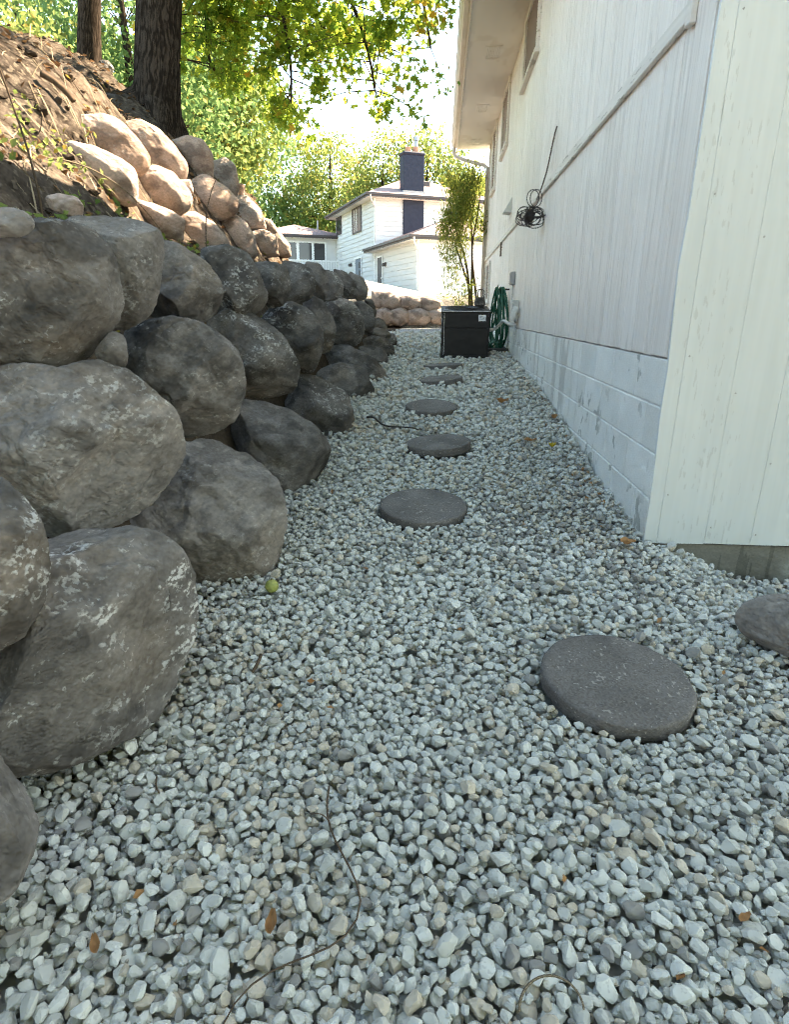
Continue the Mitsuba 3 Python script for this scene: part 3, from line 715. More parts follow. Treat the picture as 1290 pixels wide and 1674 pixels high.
# ---------------------------------------------------------------- boulders
# name: (centre x, y, z, azimuth and elevation of the face that looks out of the wall, half thickness, outline radii in metres at 20 even angles)
ROCKS = {
    'B0': (-0.812, 0.757, 0.251, -43.0, 38.0, 0.091, [0.093, 0.095, 0.101, 0.105, 0.115, 0.129, 0.132, 0.134, 0.131, 0.119, 0.109, 0.103, 0.091, 0.085, 0.083, 0.085, 0.085, 0.086, 0.091, 0.102, 0.113, 0.120, 0.129, 0.133, 0.121, 0.109, 0.103, 0.097, 0.094, 0.092]),
    'B1': (-0.942, 1.244, 0.306, -52.9, 27.6, 0.251, [0.340, 0.359, 0.364, 0.358, 0.339, 0.319, 0.303, 0.286, 0.273, 0.266, 0.263, 0.261, 0.260, 0.268, 0.262, 0.268, 0.281, 0.285, 0.302, 0.299, 0.287, 0.271, 0.261, 0.258, 0.267, 0.296, 0.292, 0.296, 0.305, 0.321]),
    'B2': (-0.949, 1.075, 0.616, -48.5, 19.4, 0.115, [0.110, 0.115, 0.120, 0.131, 0.144, 0.161, 0.184, 0.186, 0.164, 0.140, 0.121, 0.110, 0.105, 0.101, 0.097, 0.097, 0.102, 0.112, 0.128, 0.137, 0.153, 0.175, 0.177, 0.166, 0.148, 0.134, 0.125, 0.116, 0.112, 0.110]),
    'B3': (-0.932, 2.219, 0.341, -67.2, 17.9, 0.252, [0.288, 0.286, 0.290, 0.291, 0.299, 0.308, 0.311, 0.311, 0.305, 0.297, 0.283, 0.280, 0.278, 0.288, 0.305, 0.317, 0.298, 0.263, 0.249, 0.247, 0.261, 0.291, 0.315, 0.316, 0.325, 0.332, 0.328, 0.312, 0.302, 0.293]),
    'B4': (-0.897, 3.188, 0.394, -74.3, 12.4, 0.220, [0.285, 0.263, 0.243, 0.228, 0.219, 0.219, 0.222, 0.236, 0.254, 0.275, 0.315, 0.307, 0.283, 0.273, 0.256, 0.235, 0.225, 0.214, 0.213, 0.222, 0.231, 0.252, 0.286, 0.305, 0.287, 0.272, 0.268, 0.267, 0.279, 0.284]),
    'B5': (-0.857, 4.214, 0.465, -78.5, 8.7, 0.194, [0.219, 0.212, 0.214, 0.199, 0.188, 0.186, 0.191, 0.203, 0.227, 0.255, 0.291, 0.264, 0.250, 0.249, 0.258, 0.227, 0.197, 0.181, 0.174, 0.176, 0.182, 0.196, 0.222, 0.254, 0.283, 0.271, 0.273, 0.260, 0.248, 0.233]),
    'B6': (-0.826, 5.310, 0.495, -81.2, 6.6, 0.188, [0.221, 0.196, 0.197, 0.208, 0.209, 0.196, 0.191, 0.190, 0.197, 0.213, 0.221, 0.242, 0.280, 0.319, 0.250, 0.205, 0.180, 0.167, 0.162, 0.162, 0.170, 0.187, 0.218, 0.259, 0.264, 0.247, 0.241, 0.244, 0.254, 0.267]),
    'B7': (-0.847, 6.050, 0.614, -82.0, 4.7, 0.191, [0.251, 0.209, 0.176, 0.158, 0.149, 0.147, 0.147, 0.154, 0.170, 0.198, 0.224, 0.261, 0.306, 0.328, 0.357, 0.271, 0.200, 0.161, 0.140, 0.129, 0.126, 0.130, 0.139, 0.158, 0.193, 0.237, 0.304, 0.329, 0.342, 0.315]),
    'B8': (-0.779, 7.241, 0.619, -83.9, 3.9, 0.124, [0.145, 0.131, 0.125, 0.124, 0.125, 0.115, 0.111, 0.112, 0.118, 0.131, 0.155, 0.173, 0.205, 0.216, 0.173, 0.151, 0.126, 0.109, 0.101, 0.097, 0.098, 0.104, 0.109, 0.121, 0.141, 0.180, 0.207, 0.205, 0.176, 0.160]),
    'B9': (-0.801, 8.018, 0.686, -84.3, 3.1, 0.142, [0.178, 0.165, 0.149, 0.142, 0.141, 0.135, 0.129, 0.129, 0.135, 0.148, 0.173, 0.189, 0.208, 0.244, 0.213, 0.173, 0.151, 0.136, 0.122, 0.115, 0.114, 0.117, 0.127, 0.145, 0.167, 0.201, 0.219, 0.210, 0.208, 0.188]),
    'B10': (-0.759, 9.230, 0.719, -85.3, 2.5, 0.093, [0.093, 0.089, 0.088, 0.092, 0.101, 0.116, 0.110, 0.106, 0.107, 0.113, 0.126, 0.150, 0.137, 0.112, 0.098, 0.091, 0.089, 0.090, 0.086, 0.085, 0.087, 0.094, 0.108, 0.129, 0.139, 0.158, 0.132, 0.111, 0.101, 0.095]),
    'B11': (-0.816, 8.155, 0.848, -84.3, 1.9, 0.092, [0.144, 0.125, 0.114, 0.109, 0.092, 0.083, 0.078, 0.078, 0.081, 0.088, 0.099, 0.100, 0.106, 0.117, 0.138, 0.178, 0.143, 0.115, 0.100, 0.085, 0.075, 0.069, 0.068, 0.069, 0.073, 0.082, 0.099, 0.131, 0.143, 0.158]),
    'B12': (-0.844, 8.296, 0.971, -84.2, 1.0, 0.076, [0.093, 0.088, 0.087, 0.090, 0.083, 0.078, 0.077, 0.080, 0.087, 0.083, 0.082, 0.085, 0.092, 0.105, 0.130, 0.108, 0.089, 0.079, 0.074, 0.072, 0.074, 0.079, 0.087, 0.082, 0.082, 0.085, 0.092, 0.106, 0.122, 0.103]),
    'C1': (-1.063, 1.618, 0.753, -56.7, 10.7, 0.214, [0.291, 0.281, 0.267, 0.256, 0.249, 0.246, 0.237, 0.213, 0.206, 0.232, 0.250, 0.258, 0.259, 0.260, 0.256, 0.231, 0.218, 0.212, 0.217, 0.231, 0.263, 0.264, 0.252, 0.250, 0.252, 0.261, 0.266, 0.273, 0.282, 0.292]),
    'C2': (-1.013, 1.813, 1.004, -60.8, 3.2, 0.043, [0.038, 0.039, 0.042, 0.047, 0.056, 0.066, 0.063, 0.063, 0.056, 0.048, 0.043, 0.041, 0.040, 0.042, 0.045, 0.050, 0.047, 0.046, 0.047, 0.050, 0.056, 0.060, 0.060, 0.063, 0.061, 0.050, 0.045, 0.042, 0.041, 0.039]),
    'C3': (-1.067, 2.446, 0.871, -66.4, 5.3, 0.196, [0.230, 0.227, 0.222, 0.215, 0.213, 0.212, 0.216, 0.215, 0.222, 0.227, 0.244, 0.264, 0.267, 0.244, 0.232, 0.217, 0.194, 0.177, 0.170, 0.177, 0.194, 0.228, 0.274, 0.268, 0.270, 0.273, 0.259, 0.248, 0.242, 0.232]),
    'C4': (-1.035, 3.336, 0.893, -72.8, 3.7, 0.187, [0.208, 0.192, 0.186, 0.178, 0.174, 0.178, 0.190, 0.210, 0.232, 0.242, 0.266, 0.276, 0.301, 0.226, 0.182, 0.160, 0.148, 0.144, 0.155, 0.175, 0.213, 0.240, 0.248, 0.248, 0.259, 0.261, 0.268, 0.255, 0.246, 0.230]),
    'C5': (-1.011, 4.218, 0.974, -76.5, 1.9, 0.167, [0.178, 0.171, 0.172, 0.169, 0.173, 0.185, 0.188, 0.197, 0.215, 0.211, 0.217, 0.229, 0.235, 0.237, 0.198, 0.163, 0.143, 0.133, 0.132, 0.137, 0.149, 0.172, 0.218, 0.261, 0.266, 0.247, 0.215, 0.197, 0.186, 0.182]),
    'C6': (-0.979, 4.923, 1.034, -78.8, 1.0, 0.130, [0.114, 0.110, 0.111, 0.117, 0.125, 0.135, 0.153, 0.185, 0.199, 0.216, 0.210, 0.191, 0.138, 0.112, 0.098, 0.091, 0.089, 0.091, 0.097, 0.110, 0.132, 0.165, 0.212, 0.230, 0.218, 0.186, 0.160, 0.140, 0.129, 0.125]),
    'C7': (-0.975, 6.183, 1.026, -81.0, 0.9, 0.177, [0.180, 0.178, 0.177, 0.175, 0.182, 0.197, 0.213, 0.216, 0.229, 0.236, 0.244, 0.265, 0.226, 0.190, 0.170, 0.160, 0.158, 0.163, 0.172, 0.192, 0.228, 0.230, 0.226, 0.233, 0.236, 0.248, 0.242, 0.220, 0.210, 0.190]),
    'C8': (-0.926, 7.442, 1.066, -82.9, 0.4, 0.124, [0.112, 0.110, 0.113, 0.122, 0.134, 0.135, 0.142, 0.156, 0.180, 0.186, 0.202, 0.199, 0.143, 0.116, 0.101, 0.093, 0.090, 0.091, 0.097, 0.107, 0.127, 0.152, 0.202, 0.205, 0.201, 0.176, 0.151, 0.138, 0.133, 0.120]),
    'C9': (-0.917, 8.048, 1.195, -83.5, -0.5, 0.067, [0.052, 0.049, 0.049, 0.051, 0.055, 0.064, 0.079, 0.091, 0.093, 0.098, 0.110, 0.130, 0.095, 0.068, 0.054, 0.047, 0.043, 0.042, 0.042, 0.044, 0.049, 0.057, 0.074, 0.096, 0.144, 0.120, 0.094, 0.080, 0.068, 0.058]),
    'D0': (-1.135, 1.595, 1.340, -54.6, -6.4, 0.041, [0.069, 0.067, 0.062, 0.053, 0.047, 0.041, 0.038, 0.037, 0.036, 0.035, 0.035, 0.037, 0.041, 0.048, 0.059, 0.060, 0.064, 0.072, 0.056, 0.045, 0.039, 0.035, 0.032, 0.031, 0.032, 0.034, 0.038, 0.045, 0.053, 0.061]),
    'D1': (-1.166, 1.746, 1.160, -56.3, -1.1, 0.172, [0.205, 0.210, 0.220, 0.233, 0.233, 0.220, 0.205, 0.195, 0.192, 0.194, 0.194, 0.179, 0.165, 0.160, 0.161, 0.171, 0.180, 0.195, 0.224, 0.249, 0.233, 0.217, 0.213, 0.211, 0.199, 0.192, 0.187, 0.187, 0.191, 0.198]),
    'D2': (-1.174, 2.223, 1.294, -62.2, -4.0, 0.139, [0.146, 0.158, 0.170, 0.175, 0.169, 0.167, 0.162, 0.156, 0.156, 0.158, 0.166, 0.180, 0.201, 0.177, 0.144, 0.124, 0.112, 0.112, 0.118, 0.131, 0.153, 0.195, 0.226, 0.211, 0.196, 0.181, 0.163, 0.152, 0.143, 0.142]),
    'D3': (-1.136, 2.644, 1.228, -66.8, -2.1, 0.136, [0.167, 0.164, 0.153, 0.150, 0.149, 0.150, 0.157, 0.167, 0.176, 0.189, 0.162, 0.147, 0.137, 0.130, 0.128, 0.132, 0.144, 0.172, 0.204, 0.183, 0.162, 0.152, 0.148, 0.151, 0.161, 0.165, 0.165, 0.170, 0.167, 0.172]),
    'D4': (-1.133, 3.361, 1.272, -71.4, -2.5, 0.145, [0.151, 0.143, 0.141, 0.141, 0.147, 0.162, 0.165, 0.168, 0.180, 0.182, 0.192, 0.213, 0.187, 0.160, 0.143, 0.135, 0.134, 0.139, 0.156, 0.187, 0.183, 0.167, 0.160, 0.162, 0.174, 0.199, 0.214, 0.204, 0.193, 0.168]),
    'D5': (-1.090, 3.959, 1.301, -74.6, -2.5, 0.111, [0.125, 0.130, 0.128, 0.131, 0.139, 0.127, 0.122, 0.123, 0.122, 0.124, 0.133, 0.150, 0.170, 0.135, 0.117, 0.107, 0.103, 0.104, 0.110, 0.122, 0.131, 0.143, 0.158, 0.147, 0.144, 0.137, 0.129, 0.127, 0.126, 0.122]),
    'D6': (-1.082, 4.620, 1.336, -76.8, -2.6, 0.119, [0.131, 0.135, 0.133, 0.133, 0.139, 0.141, 0.143, 0.152, 0.152, 0.155, 0.164, 0.142, 0.123, 0.113, 0.109, 0.109, 0.115, 0.123, 0.135, 0.156, 0.183, 0.163, 0.152, 0.141, 0.135, 0.135, 0.138, 0.135, 0.137, 0.133]),
    'D7': (-1.061, 5.299, 1.380, -78.7, -2.8, 0.099, [0.093, 0.092, 0.096, 0.104, 0.102, 0.105, 0.114, 0.129, 0.133, 0.142, 0.159, 0.144, 0.112, 0.095, 0.086, 0.081, 0.081, 0.084, 0.091, 0.097, 0.108, 0.129, 0.143, 0.146, 0.157, 0.142, 0.122, 0.111, 0.106, 0.097]),
    'D8': (-1.034, 5.865, 1.363, -80.0, -2.3, 0.095, [0.101, 0.100, 0.095, 0.095, 0.098, 0.107, 0.117, 0.119, 0.126, 0.140, 0.144, 0.115, 0.100, 0.091, 0.088, 0.085, 0.085, 0.088, 0.096, 0.112, 0.140, 0.132, 0.125, 0.123, 0.118, 0.117, 0.121, 0.118, 0.107, 0.102]),
    'D9': (-1.036, 6.785, 1.406, -81.3, -2.4, 0.101, [0.106, 0.104, 0.093, 0.087, 0.086, 0.088, 0.095, 0.108, 0.132, 0.145, 0.165, 0.203, 0.120, 0.099, 0.087, 0.081, 0.079, 0.081, 0.086, 0.097, 0.105, 0.111, 0.123, 0.146, 0.151, 0.163, 0.155, 0.129, 0.115, 0.108]),
    'D10': (-1.033, 7.675, 1.426, -82.3, -2.3, 0.109, [0.118, 0.108, 0.103, 0.103, 0.109, 0.112, 0.112, 0.118, 0.130, 0.152, 0.194, 0.167, 0.140, 0.119, 0.101, 0.091, 0.087, 0.087, 0.090, 0.098, 0.109, 0.127, 0.160, 0.166, 0.157, 0.155, 0.147, 0.132, 0.125, 0.124]),
    'U1': (-2.431, 4.713, 2.285, -62.7, -12.4, 0.146, [0.190, 0.169, 0.153, 0.144, 0.143, 0.143, 0.140, 0.142, 0.148, 0.148, 0.155, 0.171, 0.193, 0.208, 0.238, 0.231, 0.188, 0.143, 0.121, 0.112, 0.108, 0.109, 0.115, 0.128, 0.148, 0.184, 0.224, 0.236, 0.237, 0.227]),
    'U2': (-2.525, 5.664, 2.440, -66.0, -12.0, 0.160, [0.183, 0.163, 0.152, 0.142, 0.140, 0.143, 0.154, 0.164, 0.177, 0.202, 0.214, 0.232, 0.267, 0.216, 0.180, 0.157, 0.144, 0.146, 0.155, 0.173, 0.172, 0.173, 0.179, 0.180, 0.190, 0.211, 0.241, 0.251, 0.240, 0.220]),
    'U3': (-2.620, 6.800, 2.621, -68.9, -11.6, 0.153, [0.164, 0.170, 0.174, 0.170, 0.174, 0.186, 0.177, 0.176, 0.182, 0.188, 0.188, 0.197, 0.215, 0.177, 0.157, 0.147, 0.145, 0.152, 0.168, 0.196, 0.193, 0.187, 0.188, 0.194, 0.188, 0.191, 0.202, 0.194, 0.175, 0.166]),
    'U4': (-2.623, 7.705, 2.642, -71.2, -10.6, 0.140, [0.139, 0.138, 0.144, 0.158, 0.165, 0.164, 0.171, 0.172, 0.160, 0.157, 0.160, 0.171, 0.193, 0.181, 0.168, 0.163, 0.166, 0.158, 0.142, 0.134, 0.133, 0.137, 0.149, 0.167, 0.193, 0.240, 0.196, 0.173, 0.160, 0.146]),
    'U5': (-2.260, 4.301, 2.012, -62.3, -10.4, 0.119, [0.152, 0.145, 0.125, 0.114, 0.106, 0.100, 0.098, 0.101, 0.108, 0.123, 0.143, 0.171, 0.223, 0.195, 0.155, 0.126, 0.111, 0.098, 0.092, 0.090, 0.091, 0.098, 0.108, 0.127, 0.163, 0.185, 0.204, 0.180, 0.168, 0.157]),
    'U6': (-2.298, 5.145, 2.041, -65.9, -9.3, 0.149, [0.206, 0.187, 0.170, 0.161, 0.161, 0.153, 0.152, 0.157, 0.156, 0.156, 0.163, 0.170, 0.176, 0.190, 0.199, 0.203, 0.215, 0.189, 0.172, 0.154, 0.144, 0.142, 0.142, 0.144, 0.153, 0.171, 0.189, 0.196, 0.213, 0.218]),
    'U7': (-2.406, 6.527, 2.205, -69.8, -8.9, 0.172, [0.261, 0.228, 0.204, 0.193, 0.179, 0.175, 0.178, 0.190, 0.191, 0.186, 0.187, 0.185, 0.191, 0.208, 0.218, 0.219, 0.231, 0.256, 0.238, 0.197, 0.174, 0.160, 0.154, 0.155, 0.163, 0.180, 0.190, 0.210, 0.247, 0.255]),
    'U8': (-2.311, 5.730, 2.189, -68.0, -9.8, 0.049, [0.055, 0.054, 0.056, 0.060, 0.061, 0.053, 0.048, 0.046, 0.047, 0.049, 0.054, 0.063, 0.081, 0.074, 0.059, 0.051, 0.047, 0.045, 0.046, 0.048, 0.053, 0.063, 0.061, 0.057, 0.056, 0.058, 0.062, 0.071, 0.066, 0.059]),
    'U9': (-2.424, 7.822, 2.274, -72.8, -8.0, 0.146, [0.165, 0.159, 0.146, 0.137, 0.135, 0.139, 0.149, 0.163, 0.162, 0.168, 0.183, 0.211, 0.214, 0.194, 0.185, 0.184, 0.180, 0.153, 0.139, 0.132, 0.129, 0.131, 0.140, 0.157, 0.187, 0.195, 0.215, 0.251, 0.207, 0.180]),
    'U10': (-2.118, 4.747, 1.785, -66.0, -7.3, 0.094, [0.141, 0.114, 0.096, 0.086, 0.076, 0.071, 0.070, 0.072, 0.077, 0.087, 0.105, 0.131, 0.177, 0.161, 0.128, 0.110, 0.092, 0.080, 0.073, 0.070, 0.071, 0.075, 0.083, 0.097, 0.111, 0.130, 0.165, 0.147, 0.139, 0.137]),
    'U11': (-2.147, 5.542, 1.777, -68.8, -6.3, 0.141, [0.184, 0.157, 0.143, 0.136, 0.127, 0.123, 0.125, 0.132, 0.147, 0.154, 0.163, 0.182, 0.215, 0.209, 0.204, 0.196, 0.161, 0.142, 0.131, 0.125, 0.124, 0.129, 0.141, 0.150, 0.153, 0.163, 0.183, 0.220, 0.229, 0.216]),
    'U12': (-2.218, 6.785, 1.896, -71.9, -6.2, 0.148, [0.160, 0.145, 0.139, 0.138, 0.144, 0.151, 0.155, 0.168, 0.192, 0.195, 0.199, 0.212, 0.222, 0.182, 0.161, 0.149, 0.146, 0.144, 0.141, 0.145, 0.155, 0.171, 0.169, 0.175, 0.190, 0.218, 0.233, 0.213, 0.183, 0.167]),
    'U13': (-2.219, 7.811, 1.926, -74.1, -5.7, 0.125, [0.142, 0.143, 0.152, 0.152, 0.138, 0.132, 0.131, 0.137, 0.139, 0.138, 0.144, 0.158, 0.183, 0.167, 0.146, 0.134, 0.129, 0.130, 0.137, 0.152, 0.163, 0.145, 0.135, 0.132, 0.135, 0.145, 0.164, 0.182, 0.159, 0.147]),
    'U14': (-2.246, 8.620, 1.989, -75.4, -5.6, 0.116, [0.131, 0.118, 0.109, 0.107, 0.109, 0.116, 0.130, 0.146, 0.143, 0.148, 0.160, 0.182, 0.152, 0.128, 0.115, 0.108, 0.106, 0.110, 0.119, 0.135, 0.159, 0.141, 0.133, 0.130, 0.134, 0.144, 0.164, 0.172, 0.149, 0.136]),
    'U15': (-2.339, 8.582, 2.195, -74.8, -6.9, 0.086, [0.083, 0.074, 0.069, 0.068, 0.071, 0.076, 0.087, 0.096, 0.099, 0.108, 0.124, 0.154, 0.141, 0.103, 0.085, 0.074, 0.069, 0.067, 0.068, 0.073, 0.081, 0.097, 0.115, 0.110, 0.110, 0.115, 0.126, 0.147, 0.129, 0.099]),
    'U16': (-2.503, 7.935, 2.535, -72.5, -9.7, 0.054, [0.044, 0.046, 0.050, 0.057, 0.072, 0.075, 0.071, 0.071, 0.073, 0.080, 0.088, 0.064, 0.052, 0.045, 0.042, 0.041, 0.041, 0.043, 0.048, 0.058, 0.075, 0.088, 0.080, 0.077, 0.076, 0.077, 0.060, 0.051, 0.046, 0.044]),
    'S1': (-1.604, 2.664, 1.555, -59.0, -8.0, 0.047, [0.070, 0.065, 0.060, 0.057, 0.048, 0.042, 0.040, 0.039, 0.040, 0.043, 0.047, 0.051, 0.058, 0.070, 0.078, 0.071, 0.068, 0.058, 0.047, 0.042, 0.038, 0.037, 0.038, 0.040, 0.043, 0.049, 0.060, 0.076, 0.071, 0.069]),
    'S2': (-2.303, 3.552, 1.980, -57.0, -11.5, 0.031, [0.038, 0.038, 0.038, 0.033, 0.030, 0.029, 0.030, 0.032, 0.035, 0.037, 0.036, 0.036, 0.038, 0.043, 0.051, 0.041, 0.034, 0.031, 0.029, 0.029, 0.030, 0.032, 0.034, 0.034, 0.034, 0.037, 0.042, 0.048, 0.042, 0.039]),
    'S3': (-4.503, 8.897, 4.179, -63.2, -17.1, 0.080, [0.107, 0.106, 0.098, 0.095, 0.097, 0.096, 0.089, 0.086, 0.087, 0.093, 0.096, 0.088, 0.084, 0.084, 0.087, 0.096, 0.106, 0.112, 0.124, 0.104, 0.088, 0.079, 0.075, 0.074, 0.077, 0.084, 0.096, 0.102, 0.099, 0.101]),
    'F1': (-1.499, 14.259, 1.405, -84.0, -1.1, 0.141, [0.143, 0.138, 0.139, 0.147, 0.163, 0.193, 0.191, 0.185, 0.187, 0.199, 0.207, 0.163, 0.139, 0.126, 0.120, 0.119, 0.124, 0.136, 0.158, 0.198, 0.205, 0.187, 0.179, 0.179, 0.187, 0.190, 0.165, 0.151, 0.146, 0.147]),
    'F2': (-1.256, 14.292, 1.399, -85.0, -1.1, 0.166, [0.205, 0.212, 0.189, 0.177, 0.174, 0.179, 0.180, 0.173, 0.173, 0.180, 0.198, 0.231, 0.253, 0.211, 0.188, 0.177, 0.174, 0.179, 0.193, 0.188, 0.188, 0.196, 0.195, 0.185, 0.185, 0.192, 0.210, 0.229, 0.211, 0.204]),
    'F3': (-1.163, 14.301, 1.362, -85.4, -1.0, 0.171, [0.230, 0.228, 0.230, 0.193, 0.173, 0.163, 0.161, 0.167, 0.167, 0.169, 0.179, 0.199, 0.237, 0.263, 0.230, 0.213, 0.206, 0.209, 0.221, 0.195, 0.178, 0.170, 0.171, 0.172, 0.170, 0.175, 0.190, 0.217, 0.267, 0.242]),
    'F4': (-0.716, 14.330, 1.343, -87.1, -0.9, 0.165, [0.245, 0.241, 0.208, 0.173, 0.155, 0.145, 0.143, 0.147, 0.147, 0.151, 0.162, 0.183, 0.222, 0.282, 0.246, 0.227, 0.219, 0.221, 0.189, 0.171, 0.163, 0.163, 0.152, 0.146, 0.148, 0.156, 0.173, 0.204, 0.263, 0.260]),
    'F5': (-0.248, 14.377, 1.317, -89.0, -0.8, 0.165, [0.263, 0.251, 0.194, 0.164, 0.148, 0.140, 0.139, 0.144, 0.149, 0.154, 0.167, 0.191, 0.236, 0.257, 0.236, 0.227, 0.228, 0.217, 0.189, 0.175, 0.169, 0.162, 0.149, 0.144, 0.145, 0.153, 0.170, 0.201, 0.258, 0.259]),
    'F6': (-1.320, 14.208, 1.028, -84.7, 0.4, 0.182, [0.233, 0.234, 0.238, 0.209, 0.194, 0.189, 0.192, 0.198, 0.189, 0.189, 0.198, 0.218, 0.254, 0.241, 0.220, 0.211, 0.212, 0.223, 0.246, 0.218, 0.199, 0.192, 0.193, 0.203, 0.196, 0.194, 0.201, 0.218, 0.250, 0.242]),
    'F7': (-0.963, 14.237, 1.034, -86.1, 0.3, 0.167, [0.199, 0.200, 0.210, 0.198, 0.184, 0.179, 0.182, 0.193, 0.184, 0.183, 0.190, 0.208, 0.240, 0.214, 0.193, 0.183, 0.182, 0.188, 0.205, 0.214, 0.196, 0.187, 0.188, 0.196, 0.187, 0.185, 0.191, 0.207, 0.226, 0.207]),
    'F8': (-0.519, 14.300, 1.032, -87.9, 0.4, 0.194, [0.279, 0.270, 0.261, 0.219, 0.196, 0.184, 0.182, 0.187, 0.192, 0.192, 0.200, 0.220, 0.257, 0.278, 0.256, 0.248, 0.251, 0.265, 0.286, 0.226, 0.194, 0.177, 0.169, 0.169, 0.176, 0.194, 0.222, 0.236, 0.265, 0.302]),
    'F9': (-0.061, 14.330, 1.041, -89.8, 0.3, 0.169, [0.218, 0.215, 0.222, 0.202, 0.179, 0.168, 0.164, 0.168, 0.169, 0.169, 0.176, 0.193, 0.224, 0.254, 0.226, 0.212, 0.208, 0.214, 0.215, 0.187, 0.173, 0.167, 0.169, 0.175, 0.172, 0.176, 0.190, 0.216, 0.257, 0.230]),
    'R1': (1.162, 1.776, 0.159, -123.2, 24.4, 0.108, [0.146, 0.138, 0.137, 0.134, 0.120, 0.114, 0.113, 0.106, 0.103, 0.104, 0.109, 0.115, 0.126, 0.141, 0.156, 0.162, 0.167, 0.156, 0.138, 0.117, 0.106, 0.099, 0.098, 0.100, 0.105, 0.111, 0.123, 0.133, 0.132, 0.137]),
}


LAB = {
    'B0': 'plain brown boulder at the very front of the bottom course, cut by the left edge', 'B1': 'largest boulder of the bottom course, dark with pale crust patches and a round dark spot',
    'B2': 'heavily white speckled boulder above the front of the bottom course, cut by the left edge', 'B3': 'smooth grey brown round boulder in the bottom course, beside the green fruit',
    'B4': 'dark brown boulder, third of the bottom course, with a flat sloping top', 'B5': 'dark boulder with white thread marks, fourth of the bottom course',
    'B6': 'pale grey slanted slab boulder, fifth of the bottom course', 'B7': 'long boulder with an orange tan end, sixth of the bottom course',
    'B8': 'low dark boulder just past the tan ended one in the bottom course', 'B9': 'low greenish grey boulder near the far end of the bottom course',
    'B10': 'smallest boulder ending the bottom course by the far gravel', 'B11': 'flat grey boulder lying on the far end of the bottom course', 'B12': 'small boulder wedged below the far end of the second course',
    'C1': 'big pale grey boulder of the second course with a hollow fold across its face', 'C2': 'small dark wedge stone squeezed between two big boulders',
    'C3': 'dark brown boulder with bluish white spots, second large one of the second course', 'C4': 'dark boulder with an overhanging lower lip, third of the second course',
    'C5': 'grey boulder with white streaks on its left side, fourth of the second course', 'C6': 'narrow upright grey boulder, fifth of the second course',
    'C7': 'rounded boulder with fine white scratches, sixth of the second course', 'C8': 'brownish boulder, seventh of the second course', 'C9': 'small boulder ending the second course',
    'D0': 'grey stone behind the largest top boulder at the left edge', 'D1': 'largest top course boulder, flat dark face with a pale diagonal seam, at the left edge',
    'D2': 'top course boulder with a deep vertical cleft, right of the largest one', 'D3': 'smooth leaning brown boulder, third of the top course', 'D4': 'rounded grey boulder with a pale spotted band, fourth of the top course',
    'D5': 'blocky boulder with a sharp upper corner, fifth of the top course', 'D6': 'rounded dark boulder, sixth of the top course', 'D7': 'reddish brown boulder, seventh of the top course',
    'D8': 'eighth boulder of the top course, narrow and brown', 'D9': 'ninth boulder of the top course, with a ridge down its middle', 'D10': 'light tan boulder ending the top course',
    'U1': 'long sunlit boulder at the left end of the upper wall top, under the bank', 'U2': 'sunlit boulder second in the upper wall top, left of the big trunk foot',
    'U3': 'boulder third in the upper wall top, right below the big trunk', 'U4': 'fourth boulder of the upper wall top, angular and shadowed', 'U5': 'sunlit boulder at the left end of the upper wall middle row, partly covered by weeds',
    'U6': 'orange tan boulder in the middle row of the upper wall, behind a thin dark stem', 'U7': 'orange tan angular boulder in the middle row of the upper wall, right of the stem',
    'U8': 'small dark filler stone between top and middle rows of the upper wall', 'U9': 'boulder at the right end of the upper wall middle row', 'U10': 'bright sunlit stone at the left of the upper wall foot',
    'U11': 'bright sunlit boulder at the upper wall foot with grass before it', 'U12': 'rounded boulder at the upper wall foot, half shaded', 'U13': 'small sunlit boulder near the right end of the upper wall foot',
    'U14': 'last sunlit boulder at the right end of the upper wall, before the neighbour windows', 'U15': 'boulder above the last one at the right end of the upper wall', 'U16': 'small brown stone at the right end of the upper wall top',
    'S1': 'flat tan stone lying on the bank above the lower wall', 'S2': 'small grey stone on the bank at the far left', 'S3': 'mossy grey stone at the foot of the thin trunk',
    'F1': 'far wall upper row stone nearest the boulder wall end', 'F2': 'far wall upper row stone, second from left', 'F3': 'far wall upper row stone, third from left', 'F4': 'far wall upper row stone, fourth from left, flat topped',
    'F5': 'far wall upper row stone at the right, partly behind the black unit', 'F6': 'far wall lower row stone, first from left', 'F7': 'far wall lower row stone, second from left', 'F8': 'widest far wall lower row stone, third from left',
    'F9': 'far wall lower row stone beside the black unit', 'R1': 'flat brown boulder in the gravel below the white corner panels at the right edge',
}
TONE = {'B0': (0.42, 0.35), 'B1': (0.42, 1.0), 'B2': (0.35, 1.0), 'B3': (0.66, 0.45), 'B4': (0.40, 0.30), 'B5': (0.32, 0.6), 'B6': (0.62, 0.3), 'B7': (0.62, 0.15), 'C1': (0.78, 0.55), 'C2': (0.3, 0.3), 'C3': (0.40, 0.8), 'C4': (0.34, 0.7),
        'C5': (0.45, 0.7), 'C7': (0.5, 0.6), 'D1': (0.30, 0.6), 'D2': (0.62, 0.6), 'D3': (0.46, 0.25), 'D4': (0.42, 0.6), 'D10': (0.8, 0.1), 'R1': (0.98, 0.2)}
GROUPS = {'B': 'boulders of the lower retaining wall', 'C': 'boulders of the lower retaining wall', 'D': 'boulders of the lower retaining wall', 'U': 'boulders of the upper sunlit wall', 'F': 'stones of the far sunlit wall'}


GROW = {'B': 1.06, 'C': 1.07, 'D': 1.08, 'U': 1.22, 'F': 1.08}


